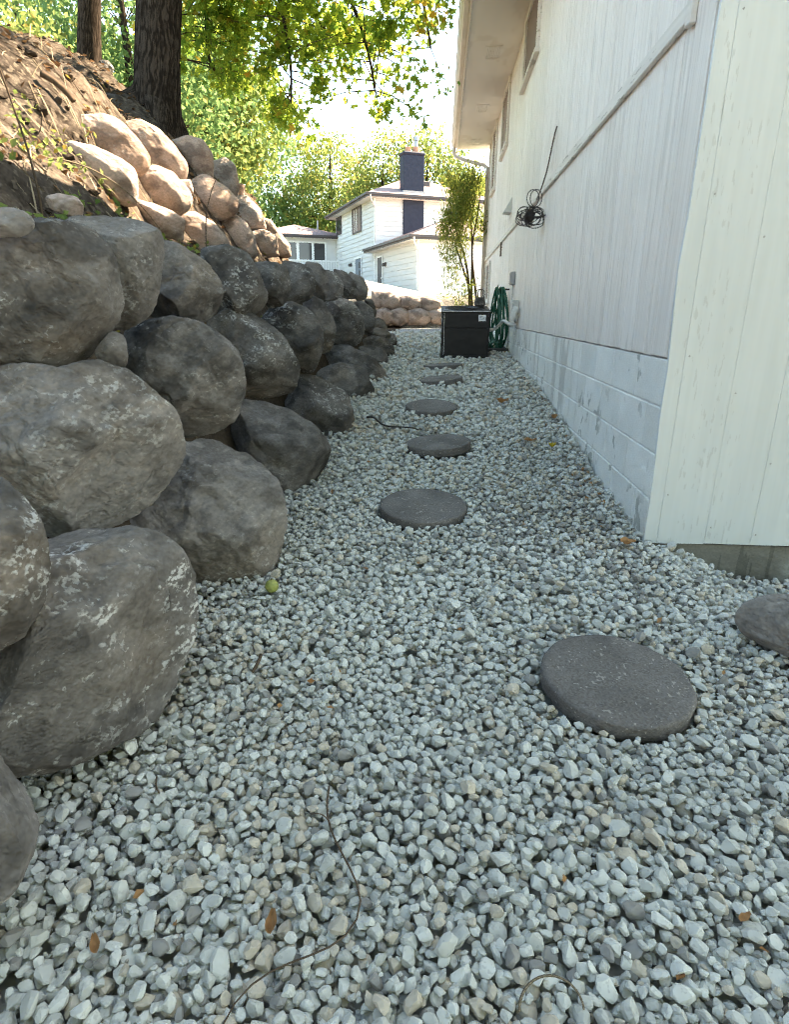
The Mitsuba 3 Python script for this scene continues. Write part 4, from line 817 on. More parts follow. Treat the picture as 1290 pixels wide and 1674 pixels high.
CUTS = {'D1': [((-0.22, 0.02, 0.97), 0.56), ((0.80, -0.12, 0.60), 0.78)], 'C1': [((-0.25, 0.40, 0.88), 0.74), ((0.42, -0.45, 0.78), 0.72), ((-0.5, -0.5, 0.7), 0.80)],
        'C3': [((0.1, -0.75, 0.65), 0.66), ((-0.1, 0.4, 0.9), 0.72)], 'C4': [((0.05, -0.85, 0.5), 0.62), ((-0.5, 0.1, 0.85), 0.74), ((0.6, 0.35, 0.7), 0.78)], 'B4': [((0.25, 0.72, 0.65), 0.60), ((0.2, -0.25, 0.95), 0.74)],
        'B5': [((0.4, 0.6, 0.7), 0.66), ((-0.1, -0.3, 0.95), 0.74)], 'B6': [((0.05, 0.45, 0.9), 0.6)], 'B7': [((0.3, 0.6, 0.75), 0.62)], 'D2': [((-0.5, 0.1, 0.85), 0.70), ((0.55, 0.0, 0.83), 0.72)],
        'D3': [((0.55, 0.45, 0.7), 0.74)], 'D5': [((-0.3, 0.2, 0.93), 0.62), ((0.85, 0.1, 0.5), 0.74)], 'B3': [((-0.2, 0.55, 0.8), 0.80)]}
FOLDS = {'C1': [((0.03, -0.035), 36, 0.13, 0.055)], 'C3': [((0.06, -0.06), 28, 0.11, 0.030)], 'C4': [((0.02, -0.10), 12, 0.13, 0.045)], 'B3': [((-0.05, 0.02), 62, 0.09, 0.020)],
         'C5': [((0.0, 0.05), 115, 0.12, 0.025)], 'B1': [((0.12, -0.02), 100, 0.10, 0.022)], 'C7': [((0.05, 0.02), 100, 0.12, 0.02)]}


def boulder(name, cx, cy, cz, az, el, th, radii, sub):
    seed = sum(ord(ch) * (k + 3) * 7 for k, ch in enumerate(name))
    r_ = np.random.default_rng(seed)
    ico = trimesh.creation.icosphere(subdivisions=sub)
    d = np.array(ico.vertices)
    a, b, c = d.T
    ang = np.arctan2(b, a) % (2 * PI)
    rad = np.array(radii)
    rad = (0.84 * rad + 0.08 * (np.roll(rad, 1) + np.roll(rad, -1))) * GROW.get(name[0], 1.0)
    R = CubicSpline(np.arange(len(rad) + 1) * 2 * PI / len(rad), np.append(rad, rad[0]), bc_type='periodic')(ang)
    rho = np.hypot(a, b)
    rr = rho ** 0.80
    ww = np.sign(c) * np.abs(c) ** 0.80 * th
    p = np.stack([R * rr * np.cos(ang), R * rr * np.sin(ang), ww], 1)
    mean = np.mean(rad)
    worn = name[0] in 'UF'                                  # these are rounder
    for q in range(13):                                     # planar breaks with slightly blunt edges
        if q < (4 if worn else 9):
            tilt, az_ = math.radians(r_.uniform(14, 66)), r_.uniform(0, 2 * PI)
            n = np.array([math.sin(tilt) * math.cos(az_), math.sin(tilt) * math.sin(az_), math.cos(tilt)])
        else:
            n = r_.normal(size=3)
            n /= np.linalg.norm(n)
        s = p @ n
        h = s.max() * ((r_.uniform(0.86, 0.97) if worn else r_.uniform(0.62, 0.86)) if q < (4 if worn else 9) else r_.uniform(0.95, 1.0))
        e = (0.14 if worn else 0.02) * s.max()
        over = np.maximum(s - h, 0)
        p -= np.outer(np.maximum(over - e * (1 - np.exp(-over / e)), 0) * 0.97, n)
    for n, h in CUTS.get(name, ()):
        n = np.array(n) / np.linalg.norm(n)
        s = p @ n
        over = np.maximum(s - h * s.max(), 0)
        e = 0.015 * s.max()
        p -= np.outer(np.maximum(over - e * (1 - np.exp(-over / e)), 0) * 0.98, n)
    nrm = d * np.array([1, 1, 1])
    f = p / mean
    p += nrm * ((nfbm(f * 1.5 + seed % 97, 3, 1) - 0.5) * 0.34 * th * (0.2 + 0.8 * np.abs(c)))[:, None]
    st = p @ (lambda q: q / np.linalg.norm(q))(r_.normal(size=3)) / mean          # bedding steps that run across the stone
    stp = st * 2.6 + 1.2 * nfbm(f * 1.2 + seed % 41, 3, 7)
    p += nrm * ((np.abs((stp % 1) - 0.5) ** 2) * 0.16 * th * sstep(0.45, 0.6, nfbm(f * 1.1 + seed % 23, 2, 8)) * np.abs(c))[:, None]
    ridge = 1 - 2 * np.abs(nfbm(f * 2.3 + seed % 53, 4, 2) - 0.5)
    p += nrm * ((ridge ** 3 - 0.6) * 0.045 * th)[:, None]
    crack = np.abs(nfbm(f * 1.3 + seed % 31, 3, 6) - 0.5)
    p -= nrm * (0.05 * th * np.exp(-(crack / 0.010) ** 2) * sstep(0.5, 0.62, nfbm(f * 1.1 + seed % 17, 2, 9)))[:, None]
    p += nrm * ((nfbm(f * 8 + seed % 11, 4, 3) - 0.5) * (0.05 if worn else 0.085) * th)[:, None]
    for (u0, v0), ang_, length, depth in FOLDS.get(name, ()):      # a fold: the stone steps back below a wandering line
        ca, sa = math.cos(math.radians(ang_)), math.sin(math.radians(ang_))
        along, across = (p[:, 0] - u0) * ca + (p[:, 1] - v0) * sa, -(p[:, 0] - u0) * sa + (p[:, 1] - v0) * ca
        across = across + 0.05 * (nfbm(np.stack([along * 9, along * 0, along * 0], -1), 3, 5) - 0.5)
        m_ = np.exp(-(along / length) ** 4) * (p[:, 2] > 0)
        p[:, 2] -= depth * m_ * (1 - sstep(-0.016, 0.020, across)) * np.exp(-np.maximum(-across, 0) / 0.09)
    az, el = math.radians(az), math.radians(el)
    w = np.array([math.cos(az) * math.cos(el), math.sin(az) * math.cos(el), math.sin(el)])
    u = np.cross([0, 0, 1], w)
    u /= np.linalg.norm(u)
    v = np.cross(w, u)
    p = np.array([cx, cy, cz]) + p[:, :1] * u + p[:, 1:2] * v + p[:, 2:] * w
    return trimesh.Trimesh(p, ico.faces, process=False)


for nm, (cx, cy, cz, az, el, th, radii) in ROCKS.items():
    dist = math.hypot(cx, cy)
    sub = 5 if dist < 3.1 else 4
    if dist > 9 or np.mean(radii) < 0.07:
        sub = 3
    m = boulder(nm, cx, cy, cz, az, el, th, radii, sub)
    r_ = np.random.default_rng(len(nm) * 31 + ord(nm[-1]) * 5 + ord(nm[0]))
    tone = TONE.get(nm, (r_.uniform(0.35, 0.62), r_.uniform(0.2, 0.7)))
    mat = 'rock_tan' if nm[0] in 'UF' or nm in ('S1',) else 'rock_grey'
    kind = {'F': 'wall_stone', 'S': 'loose_stone'}.get(nm[0], 'boulder')
    single(kind, m, mat, LAB[nm], 'boulder' if kind == 'boulder' else 'stone', smooth=True, group=GROUPS.get(nm[0]), uv=uvc(m, *tone))

# ---------------------------------------------------------------- gravel: stones dropped one by one on a height map
rng = np.random.default_rng(3)
RES = 0.005
GX0, GX1, GY0, GY1 = -1.10, 1.95, 0.05, 12.4
NXg, NYg = int((GX1 - GX0) / RES), int((GY1 - GY0) / RES)
hm = np.zeros((NXg, NYg), np.float32)
xs, ys = GX0 + np.arange(NXg) * RES, GY0 + np.arange(NYg) * RES
block = np.zeros_like(hm, bool)
block |= (xs[:, None] > WX + 0.002) & (ys[None] > NY - 0.012)
for sx, sy, sr in STEPS:
    block |= (xs[:, None] - sx) ** 2 + (ys[None] - sy) ** 2 < (sr + 0.002) ** 2
block |= (xs[:, None] > -0.01) & (xs[:, None] < 0.62) & (ys[None] > 7.79) & (ys[None] < 8.45)
block |= (xs[:, None] > 0.60) & (xs[:, None] < 0.93) & (ys[None] > 8.42) & (ys[None] < 8.96)
hm[block] = 0.5
ellipse = {}


def footprint(a, b, c, yaw):
    key = (round(a / 0.002), round(b / 0.002), round(c / 0.002), round(yaw / 0.26) % 12)
    if key not in ellipse:
        A, B, C, Y = key[0] * 0.002, key[1] * 0.002, key[2] * 0.002, key[3] * 0.26
        n = int(A / RES) + 1
        g = np.arange(-n, n + 1) * RES
        X, Yy = np.meshgrid(g, g, indexing='ij')
        q = ((X * math.cos(Y) + Yy * math.sin(Y)) / A) ** 2 + ((-X * math.sin(Y) + Yy * math.cos(Y)) / B) ** 2
        prof = np.where(q < 1, C * np.sqrt(np.maximum(1 - q, 0)), np.nan)
        ellipse[key] = (n, q < 0.8, q < 1, np.nan_to_num(prof).astype(np.float32))
    return ellipse[key]


stones = []
zones = [(0.05, 1.7, 8600), (1.7, 3.2, 7000), (3.2, 5.2, 3600), (5.2, 7.6, 2100), (7.6, 12.4, 1000)]
for za, zb, dens in zones:
    xr = 1.95 if zb <= 3.2 else 0.96
    total = int(dens * (xr + 1.02) * (zb - za))
    for _ in range(total):
        a = min(max(rng.lognormal(math.log(0.0108), 0.28), 0.0065), 0.0215) * (1.0 if za < 1 else 1.06 if za < 3 else 1.3 if za < 5 else 1.6 if za < 7 else 2.0)
        b, c = a * rng.uniform(0.66, 0.95), a * rng.uniform(0.50, 0.78)
        yaw = rng.uniform(0, PI)
        n, core_, full, prof = footprint(a, b, c, yaw)
        best = None
        for _k in range(4):
            i, j = rng.integers(n + 1, int((xr - GX0) / RES) - n - 1), rng.integers(max(n + 1, int((za - GY0) / RES)), min(int((zb - GY0) / RES), NYg - n - 1))
            patch = hm[i - n:i + n + 1, j - n:j + n + 1]
            z = float(np.max(np.where(core_, patch + prof * 0.72, -1)))
            if best is None or z < best[0]:
                best = (z, i, j)
        z, i, j = best
        if z > 0.16:
            continue
        patch = hm[i - n:i + n + 1, j - n:j + n + 1]
        np.maximum(patch, np.where(full & (patch < 0.4), z + prof, patch), out=patch)
        sx = float((patch[-1, n] - patch[0, n]) / (2 * n * RES))
        sy = float((patch[n, -1] - patch[n, 0]) / (2 * n * RES))
        stones.append((xs[i], ys[j], z, a, b, c, yaw, np.clip(sx, -.6, .6) * 0.4 + rng.normal() * 0.22, np.clip(sy, -.6, .6) * 0.4 + rng.normal() * 0.22))
for _ in range(9000):                                       # fines and chips that settle low between the stones
    a = rng.uniform(0.0034, 0.0062)
    best = None
    for _k in range(7):
        i, j = rng.integers(3, int(1.95 / RES) + 210), rng.integers(60, int(4.2 / RES))
        if i < NXg - 3 and hm[i, j] < 0.4 and (best is None or hm[i, j] < best[0]):
            best = (float(hm[i, j]), i, j)
    if best:
        stones.append((xs[best[1]], ys[best[2]], best[0] + a * 0.3, a, a * rng.uniform(.6, .95), a * rng.uniform(.5, .8), rng.uniform(0, PI), rng.normal() * .3, rng.normal() * .3))
stones = np.array(stones)
seen = np.zeros(len(stones), bool)                          # stones buried under later ones are dropped
for k, (x, y, z, a, b, c, yaw, _, _) in enumerate(stones):
    n, core_, full, prof = footprint(a, b, c, yaw)
    i, j = int(round((x - GX0) / RES)), int(round((y - GY0) / RES))
    seen[k] = float(np.mean((z + prof - hm[i - n:i + n + 1, j - n:j + n + 1])[full] > -0.003)) > 0.06
LEVEL = {}
for za, zb, _ in zones:
    q = hm[:, int((za - GY0) / RES):int((zb - GY0) / RES)]
    LEVEL[za] = float(np.median(q[(q > 0) & (q < 0.4)]))
print('gravel', len(stones), int(seen.sum()), LEVEL)
stones = stones[seen]


def pebble(npt, seed):
    """An angular stone with worn edges: the hull of npt points on a faceted ball."""
    r_ = np.random.default_rng(seed)
    k = np.arange(npt) + 0.5
    phi, cz = PI * (1 + 5 ** 0.5) * k, 1 - 2 * k / npt
    p = np.stack([np.sqrt(1 - cz ** 2) * np.cos(phi), np.sqrt(1 - cz ** 2) * np.sin(phi), cz], -1) + r_.normal(0, 0.05, (npt, 3))
    p /= np.linalg.norm(p, axis=1, keepdims=True)
    hull = trimesh.convex.convex_hull(p)
    p, f = np.array(hull.vertices), np.array(hull.faces)
    for q in range(10):
        n = r_.normal(size=3)
        n /= np.linalg.norm(n)
        s = p @ n
        h = r_.uniform(0.42, 0.80)
        p = p - np.outer(np.maximum(s - h, 0) * 0.98, n)
    p = p / np.abs(p).max(0)
    m = trimesh.graph.smooth_shade(trimesh.Trimesh(p, f, process=False), angle=math.radians(27), facet_minarea=None)   # splits at the worn edges
    return np.array(m.vertices), np.array(m.faces)


def scatter_stones(rows, sub, nvar, seed):
    r_ = np.random.default_rng(seed)
    V, F, UV = [], [], []
    at = 0
    which = r_.integers(0, nvar, len(rows))
    for k in range(nvar):
        p, f = pebble(sub, seed * 100 + k)
        q = rows[which == k]
        if not len(q):
            continue
        X, Yv, Z, A, B, C, yaw, tx, ty = q.T
        L = p[None] * np.stack([A, B, C], -1)[:, None] * 1.17
        cy_, sy_ = np.cos(yaw)[:, None], np.sin(yaw)[:, None]
        x, y, z = L[..., 0] * cy_ - L[..., 1] * sy_, L[..., 0] * sy_ + L[..., 1] * cy_, L[..., 2]
        tx, ty = tx[:, None], ty[:, None]
        x, z = x * np.cos(tx) - z * np.sin(tx), x * np.sin(tx) + z * np.cos(tx)
        y, z = y * np.cos(ty) - z * np.sin(ty), y * np.sin(ty) + z * np.cos(ty)
        x, y = x + X[:, None], y + Yv[:, None]
        lev = np.interp(Yv, [(za + zb) / 2 for za, zb, _ in zones], [LEVEL[za] for za, _, _ in zones])
        z = z + (Z + path_z(X, Yv) - lev)[:, None]
        V.append(np.stack([x, y, z], -1).reshape(-1, 3))
        F.append((f[None] + (at + np.arange(len(q)) * len(p))[:, None, None]).reshape(-1, 3))
        at += len(q) * len(p)
        t1 = r_.random(len(q))
        patchy = nfbm(np.stack([X * 1.6, Yv * 1.6, X * 0], -1), 3, 8)
        dirty = nfbm(np.stack([X * 2.4 + 3, Yv * 1.9, X * 0], -1), 3, 5)
        spot = np.exp(-(((X - 0.42) / 0.33) ** 2 + ((Yv - 2.75) / 0.30) ** 2)) + 0.6 * np.exp(-(((X - 0.80) / 0.12) ** 2 + ((Yv - 2.5) / 0.9) ** 2))
        hue = r_.random(len(q))
        hue = np.where(r_.random(len(q)) < 0.42 * spot, 0.02, hue)
        hue = np.where((r_.random(len(q)) < 0.20 * (dirty > 0.58)) & (hue > 0.1), 0.95, hue)
        tone = np.clip(t1 * 0.8 + (patchy - 0.5) * 0.6 + 0.15, 0, 1)
        UV.append(np.repeat(np.stack([tone, hue], -1), len(p), 0))
    return trimesh.Trimesh(np.vstack(V), np.vstack(F), process=False), np.vstack(UV)


parts_ = []
d_ = np.hypot(stones[:, 0], stones[:, 1])
for lo, hi, sub, nv, sd in ((0, 1.25, 38, 70, 1), (1.25, 2.5, 22, 60, 2), (2.5, 99, 12, 40, 3)):
    sel = stones[(d_ >= lo) & (d_ < hi)]
    parts_.append(scatter_stones(sel, sub, nv, sd))
gm = trimesh.Trimesh(np.vstack([m.vertices for m, _ in parts_]), np.vstack([m.faces + o for (m, _), o in zip(parts_, np.cumsum([0] + [len(m.vertices) for m, _ in parts_[:-1]]))]), process=False)
scene['gravel'] = ply(gm, 'gravel_stone', smooth=True, uv=np.vstack([u for _, u in parts_]))
labels['gravel'] = {'label': 'pale grey crushed stone gravel covering the path between boulder wall and house', 'category': 'gravel', 'kind': 'stuff'}

# ---------------------------------------------------------------- the neighbour's white house
far = thing('neighbour_house', 'white lap sided two storey house with dark chimney beyond the far stone wall', 'house')
TH = math.radians(24.7)
S_ = 31 / 24
GO = np.array([-0.9539 * S_, 31.0, 0.0])
MF = np.eye(4)
MF[:3, 0], MF[:3, 1] = [-math.sin(TH), math.cos(TH), 0], [-math.cos(TH), -math.sin(TH), 0]
MF[:3, 3] = GO
# local frame: a runs back along the left face, b out of the left face (towards the left), z up; the house lies at b < 0


def zf(z):
    return 1.12 + (z - 1.12) * S_


def fpart(name, m, b, parent=None, **kw):
    m = m.copy()
    m.apply_transform(MF)
    return part(parent or far, name, m, b, **kw)


BASE = 1.6
GA, GZ_, TA0, TA1, TZ, WZ = 6.5, 4.47, 6.53, 14.95, 7.30, 6.0
fpart('wall', box(0.03, GA, -6.0, -0.03, BASE, GZ_), 'white_lap')
fpart('wall', box(TA0 + 0.03, TA1, -7.0, -0.0305, BASE, TZ), 'white_lap')
fpart('wall', box(TA1 + 0.03, TA1 + 6, -0.0, 5.2, BASE, WZ), 'white_lap')


def laps(axis, c0, c1, pos, sgn, z0, z1, course=0.26):
    """Lap boards on a face: axis 'a' = the face runs along a at b = pos; axis 'b' = runs along b at a = pos. sgn = outward side."""
    z = z0
    while z < z1 - 0.02:
        h = min(course, z1 - z)
        if axis == 'a':
            pts = [[c, pos + sgn * o, zz] for c in (c0, c1) for o, zz in ((-0.029, z), (0.018, z + 0.003), (-0.010, z + h - 0.006), (-0.029, z + h - 0.006))]
        else:
            pts = [[pos + sgn * o, c, zz] for c in (c0, c1) for o, zz in ((-0.029, z), (0.018, z + 0.003), (-0.010, z + h - 0.006), (-0.029, z + h - 0.006))]
        fpart('lap_board', trimesh.convex.convex_hull(np.array(pts)), 'white_lap')
        z += h


laps('a', 0.06, GA - 0.02, 0.0, 1, 1.95, GZ_)
laps('b', -6.0, -0.06, 0.0, -1, 1.75, GZ_)
laps('a', TA0 + 0.09, TA1, -0.001, 1, 1.95, TZ)
laps('b', -7.0, -0.06, TA0, -1, 4.3, TZ)
for a_, z1 in ((0.03, GZ_), (TA0 + 0.03, TZ)):
    fpart('corner_trim', box(a_ - 0.065, a_ + 0.025, -0.06, 0.032, 1.75, z1, 0.006), 'white_trim')
fpart('corner_trim', box(GA - 0.045, GA + 0.05, -0.02, 0.033, 1.9, GZ_), 'white_trim')


def hip(a0, a1, b0, b1, z, pitch, oh):
    """A hip roof: deck with shingle courses, dark fascia, soffit."""
    a0, a1, b0, b1 = a0 - oh, a1 + oh, b0 - oh, b1 + oh
    half = min(a1 - a0, b1 - b0) / 2
    h = half * pitch
    if a1 - a0 > b1 - b0:
        r0, r1 = [a0 + half, (b0 + b1) / 2, z + h], [a1 - half, (b0 + b1) / 2, z + h]
    else:
        r0, r1 = [(a0 + a1) / 2, b0 + half, z + h], [(a0 + a1) / 2, b1 - half, z + h]
    base = [[a0, b0, z], [a1, b0, z], [a1, b1, z], [a0, b1, z]]
    low = [[x, y, z - 0.012] for x, y, _ in base]
    r = fpart('roof', trimesh.convex.convex_hull(np.array(base + low + [r0, r1])), 'shingle')
    nb = 24
    for k in range(1, nb):                                  # shingle courses, each a thin raised ring with a cut lower edge
        t0, t1 = k / nb, (k + 1) / nb
        def ring(t, lift):
            ins = half * t
            return [[a0 + ins, b0 + ins, z + h * t + lift], [a1 - ins, b0 + ins, z + h * t + lift], [a1 - ins, b1 - ins, z + h * t + lift], [a0 + ins, b1 - ins, z + h * t + lift]]
        lo, hi = ring(t0, 0.022), ring(t1, 0.012)
        lo2 = ring(t0, 0.0)
        vtx = np.array(lo + hi + lo2)
        f = []
        for q in range(4):
            n_ = (q + 1) % 4
            f += [[q, n_, 4 + n_], [q, 4 + n_, 4 + q], [8 + q, 8 + n_, n_], [8 + q, n_, q]]
        m = trimesh.Trimesh(vtx, f, process=False)
        fpart('shingle_course', m, 'shingle2', parent=r, uv=np.random.default_rng(k).random((12, 2)))
    fpart('fascia', cat([box(a0 - 0.02, a1 + 0.02, b0 - 0.02, b0 + 0.02, z - 0.20, z + 0.012), box(a0 - 0.02, a1 + 0.02, b1 - 0.02, b1 + 0.02, z - 0.20, z + 0.012),
                         box(a0 - 0.02, a0 + 0.02, b0 + 0.021, b1 - 0.021, z - 0.20, z + 0.012), box(a1 - 0.02, a1 + 0.02, b0 + 0.021, b1 - 0.021, z - 0.20, z + 0.012)]), 'brown_trim')
    gut = []
    for (p, q) in (((a0 - 0.075, b0 - 0.13), (a0 - 0.0205, b1 + 0.13)), ((a0 - 0.02, b1 + 0.0205), (a1, b1 + 0.12))):
        gut.append(box(p[0], q[0], p[1], q[1], z - 0.12, z + 0.005, 0.012))
    fpart('gutter', cat(gut), 'brown_trim')
    fpart('soffit', box(a0 + 0.021, a1 - 0.021, b0 + 0.021, b1 - 0.021, z - 0.19, z - 0.165), 'soffit_paint')
    return r


scene['shingle2'] = {'type': 'twosided', 'bsdf': scene['shingle']}
hip(0, GA, -6.2, 0, GZ_ + 0.16, 0.36, 0.5)
rt = hip(TA0, TA1, -7.2, 0, TZ + 0.16, 0.42, 0.55)
hip(TA1 + 0.02, TA1 + 6, -0.5, 5.2, WZ + 0.16, 0.30, 0.45)
# chimney
ch = fpart('chimney', box(TA0 - 0.14, TA0 + 0.55, -3.0, -1.75, 4.4, 9.55, 0.02), 'chimney_brick')
fpart('cap', box(TA0 - 0.19, TA0 + 0.60, -3.05, -1.70, 9.551, 9.72, 0.06), 'chimney_brick', parent=ch)
fpart('flashing', box(TA0 - 0.19, TA0 + 0.60, -3.06, -1.69, 7.62, 7.74), 'meter_grey', parent=ch)
for b_, rr, hh, nm_, mt in ((-2.1, 0.17, 0.24, 'pot', 'clay_pot'), (-2.6, 0.20, 0.28, 'pot', 'clay_pot')):
    c_ = trimesh.creation.cylinder(rr, hh, sections=18)
    c_.apply_translation([TA0 + 0.15, b_, 9.722 + hh / 2])
    fpart(nm_, c_, mt, parent=ch)
c_ = cat([trimesh.creation.cylinder(0.10, 0.30, sections=14).apply_translation([TA0 + 0.15, -2.6, 10.15]), trimesh.creation.cylinder(0.14, 0.20, sections=14).apply_translation([TA0 + 0.15, -2.6, 10.42])])
fpart('flue', c_, 'flue_metal', parent=ch)
# brick courses on the chimney: joints every course as thin proud bands are too small to see here
rv = cat([box(TA0 + 1.5, TA0 + 1.9, -4.1, -3.7, 8.3, 8.62, 0.03)])
fpart('roof_vent', rv, 'brown_trim', parent=rt)
fpart('vent_pipe', tube([(TA1 + 1.4, 0.95, 6.4), (TA1 + 1.4, 0.95, 7.3)], 0.06, 8), 'meter_grey')


def left_open(a0, a1, z0, z1, name, pane, frame='white_trim', b=0.0):
    t = 0.09
    w = fpart(name, cat([box(a0 - t, a0, b + 0.027, b + 0.06, z0 - t, z1 + t), box(a1, a1 + t, b + 0.027, b + 0.06, z0 - t, z1 + t), box(a0 + 0.001, a1 - 0.001, b + 0.027, b + 0.058, z1, z1 + t), box(a0 + 0.001, a1 - 0.001, b + 0.027, b + 0.058, z0 - t, z0)]), frame)
    fpart('pane', box(a0 - 0.001, a1 + 0.001, b + 0.028, b + 0.034, z0 - 0.001, z1 + 0.001), pane, parent=w)
    return w


w = left_open(9.0, 10.75, zf(4.84), TZ - 0.12, 'window', 'pane_brown', 'door_dark')
fpart('mullion', box(9.84, 9.92, 0.035, 0.056, zf(4.84), TZ - 0.12), 'white_trim', parent=w)
fpart('mullion', box(10.3, 10.35, 0.035, 0.056, zf(4.84), TZ - 0.12), 'white_trim', parent=w)
left_open(13.5, 14.6, zf(5.1), TZ - 0.12, 'window', 'glass_dark', 'door_dark')
d = left_open(9.05, 10.35, 1.98, zf(3.62), 'door', 'door_grey')
for kk in range(4):
    fpart('pane', box(9.25, 9.65, 0.035, 0.038, 2.35 + kk * 0.48, 2.70 + kk * 0.48), 'glass_dark', parent=d)
d = left_open(5.15, 5.95, 1.95, zf(3.42), 'door', 'door_dark')
fpart('handle', box(5.25, 5.30, 0.035, 0.07, 2.95, 3.05), 'edge_metal', parent=d)
for a_, z_ in ((11.25, zf(3.35)), (4.60, zf(3.02))):
    lp_ = fpart('wall_lamp', box(a_ - 0.09, a_ + 0.09, 0.028, 0.05, z_ - 0.02, z_ + 0.22, 0.01), 'door_dark')
    fpart('lantern', box(a_ - 0.10, a_ + 0.10, 0.0505, 0.22, z_, z_ + 0.16, 0.02), 'door_dark', parent=lp_)
for a_, z1, oh, z0 in ((0.0, GZ_, 0.5, 2.0), (TA0, TZ, 0.55, GZ_ + 0.5)):
    pth = [(a_ - oh - 0.04, 0.42, z1 + 0.06), (a_ - oh + 0.02, 0.36, z1 - 0.18), (a_ - oh + 0.12, 0.25, z1 - 0.30), (a_ - 0.10, 0.0, z1 - 0.48), (a_ - 0.085, -0.03, z1 - 0.62), (a_ - 0.085, -0.03, z0)]
    fpart('downspout', tube(np.array(pth), 0.05, 8), 'pipe_white', smooth=40)
# the low wing: a row of big windows and a railing
for b0, b1 in ((3.9, 4.75), (2.85, 3.55), (1.78, 2.66), (0.85, 1.62)):
    z0, z1 = zf(3.83), zf(4.66)
    t = 0.10
    A = TA1 + 0.03
    w = fpart('window', cat([box(A - 0.06, A - 0.002, b0 - t, b0, z0 - t, z1 + t), box(A - 0.06, A - 0.002, b1, b1 + t, z0 - t, z1 + t), box(A - 0.058, A - 0.002, b0 + 0.001, b1 - 0.001, z1, z1 + t), box(A - 0.058, A - 0.002, b0 + 0.001, b1 - 0.001, z0 - t, z0)]), 'white_trim')
    fpart('pane', box(A - 0.028, A - 0.003, b0 - 0.001, b1 + 0.001, z0 - 0.001, z1 + 0.001), 'glass_dark', parent=w)
rl = single('porch_railing', (lambda m: m.apply_transform(MF))(cat([box(13.6, 13.68, 0.15, 4.5, 4.42, 4.50), box(13.6, 13.68, 0.15, 4.5, 3.62, 3.68)])), 'white_trim', 'white porch railing below the neighbour low wing windows', 'railing')
for k in range(24):
    m = box(13.615, 13.665, 0.2 + k * 0.18, 0.245 + k * 0.18, 3.681, 4.419)
    m.apply_transform(MF)
    part(rl, 'baluster', m, 'white_trim')
dk = box(13.5, 14.95, 0.05, 4.6, 3.35, 3.52)
dk.apply_transform(MF)
part(rl, 'deck', dk, 'white_trim')
for b_ in (0.3, 2.3, 4.3):
    m = box(13.58, 13.70, b_ - 0.06, b_ + 0.06, 1.5, 3.349)
    m.apply_transform(MF)
    part(rl, 'post', m, 'white_trim')

# ---------------------------------------------------------------- trees and plants


def leaf_mesh(cen, size, shape, r_, up=0.3):
    """One mesh of leaves at the given centres. shape 'oval' = folded lozenge, 'lobed' = five pointed, 'spray' = long narrow. Returns (mesh, uv)."""
    n = len(cen)
    sz = size * r_.uniform(0.65, 1.25, n)
    nrm = r_.normal(size=(n, 3)) + [0, 0, up]
    nrm /= np.linalg.norm(nrm, axis=1, keepdims=True)
    d = r_.normal(size=(n, 3)) + ([0, 0, -0.5] if shape != 'spray' else [0, 0, -1.6])
    d -= nrm * np.sum(d * nrm, 1, keepdims=True)
    d /= np.linalg.norm(d, axis=1, keepdims=True)
    s = np.cross(nrm, d)
    if shape == 'oval':
        loc = np.array([[-.5, 0, 0], [0.05, .32, .07], [.5, 0, -.03], [0.05, -.32, .07]])
        tri = np.array([[0, 1, 2], [0, 2, 3]])
    elif shape == 'spray':
        loc = np.array([[-.5, 0, 0], [0.0, .13, .03], [.6, 0, -.05], [0.0, -.13, .03]])
        tri = np.array([[0, 1, 2], [0, 2, 3]])
    else:
        ang = np.radians([180, 140, 112, 82, 60, 34, 0, -34, -60, -82, -112, -140])
        rad = np.array([.50, .26, .50, .24, .56, .26, .62, .26, .56, .24, .50, .26])
        loc = np.vstack([[0, 0, 0.04], np.stack([rad * np.cos(ang), rad * np.sin(ang), 0.05 * np.cos(ang * 2)], 1)])
        tri = np.array([[0, k, k % 12 + 1] for k in range(1, 13)])
    V = cen[:, None] + sz[:, None, None] * (loc[None, :, :1] * d[:, None] + loc[None, :, 1:2] * s[:, None] + loc[None, :, 2:] * nrm[:, None])
    F = tri[None] + (np.arange(n) * len(loc))[:, None, None]
    uv = np.repeat(r_.random((n, 2)), len(loc), 0)
    return trimesh.Trimesh(V.reshape(-1, 3), F.reshape(-1, 3), process=False), uv


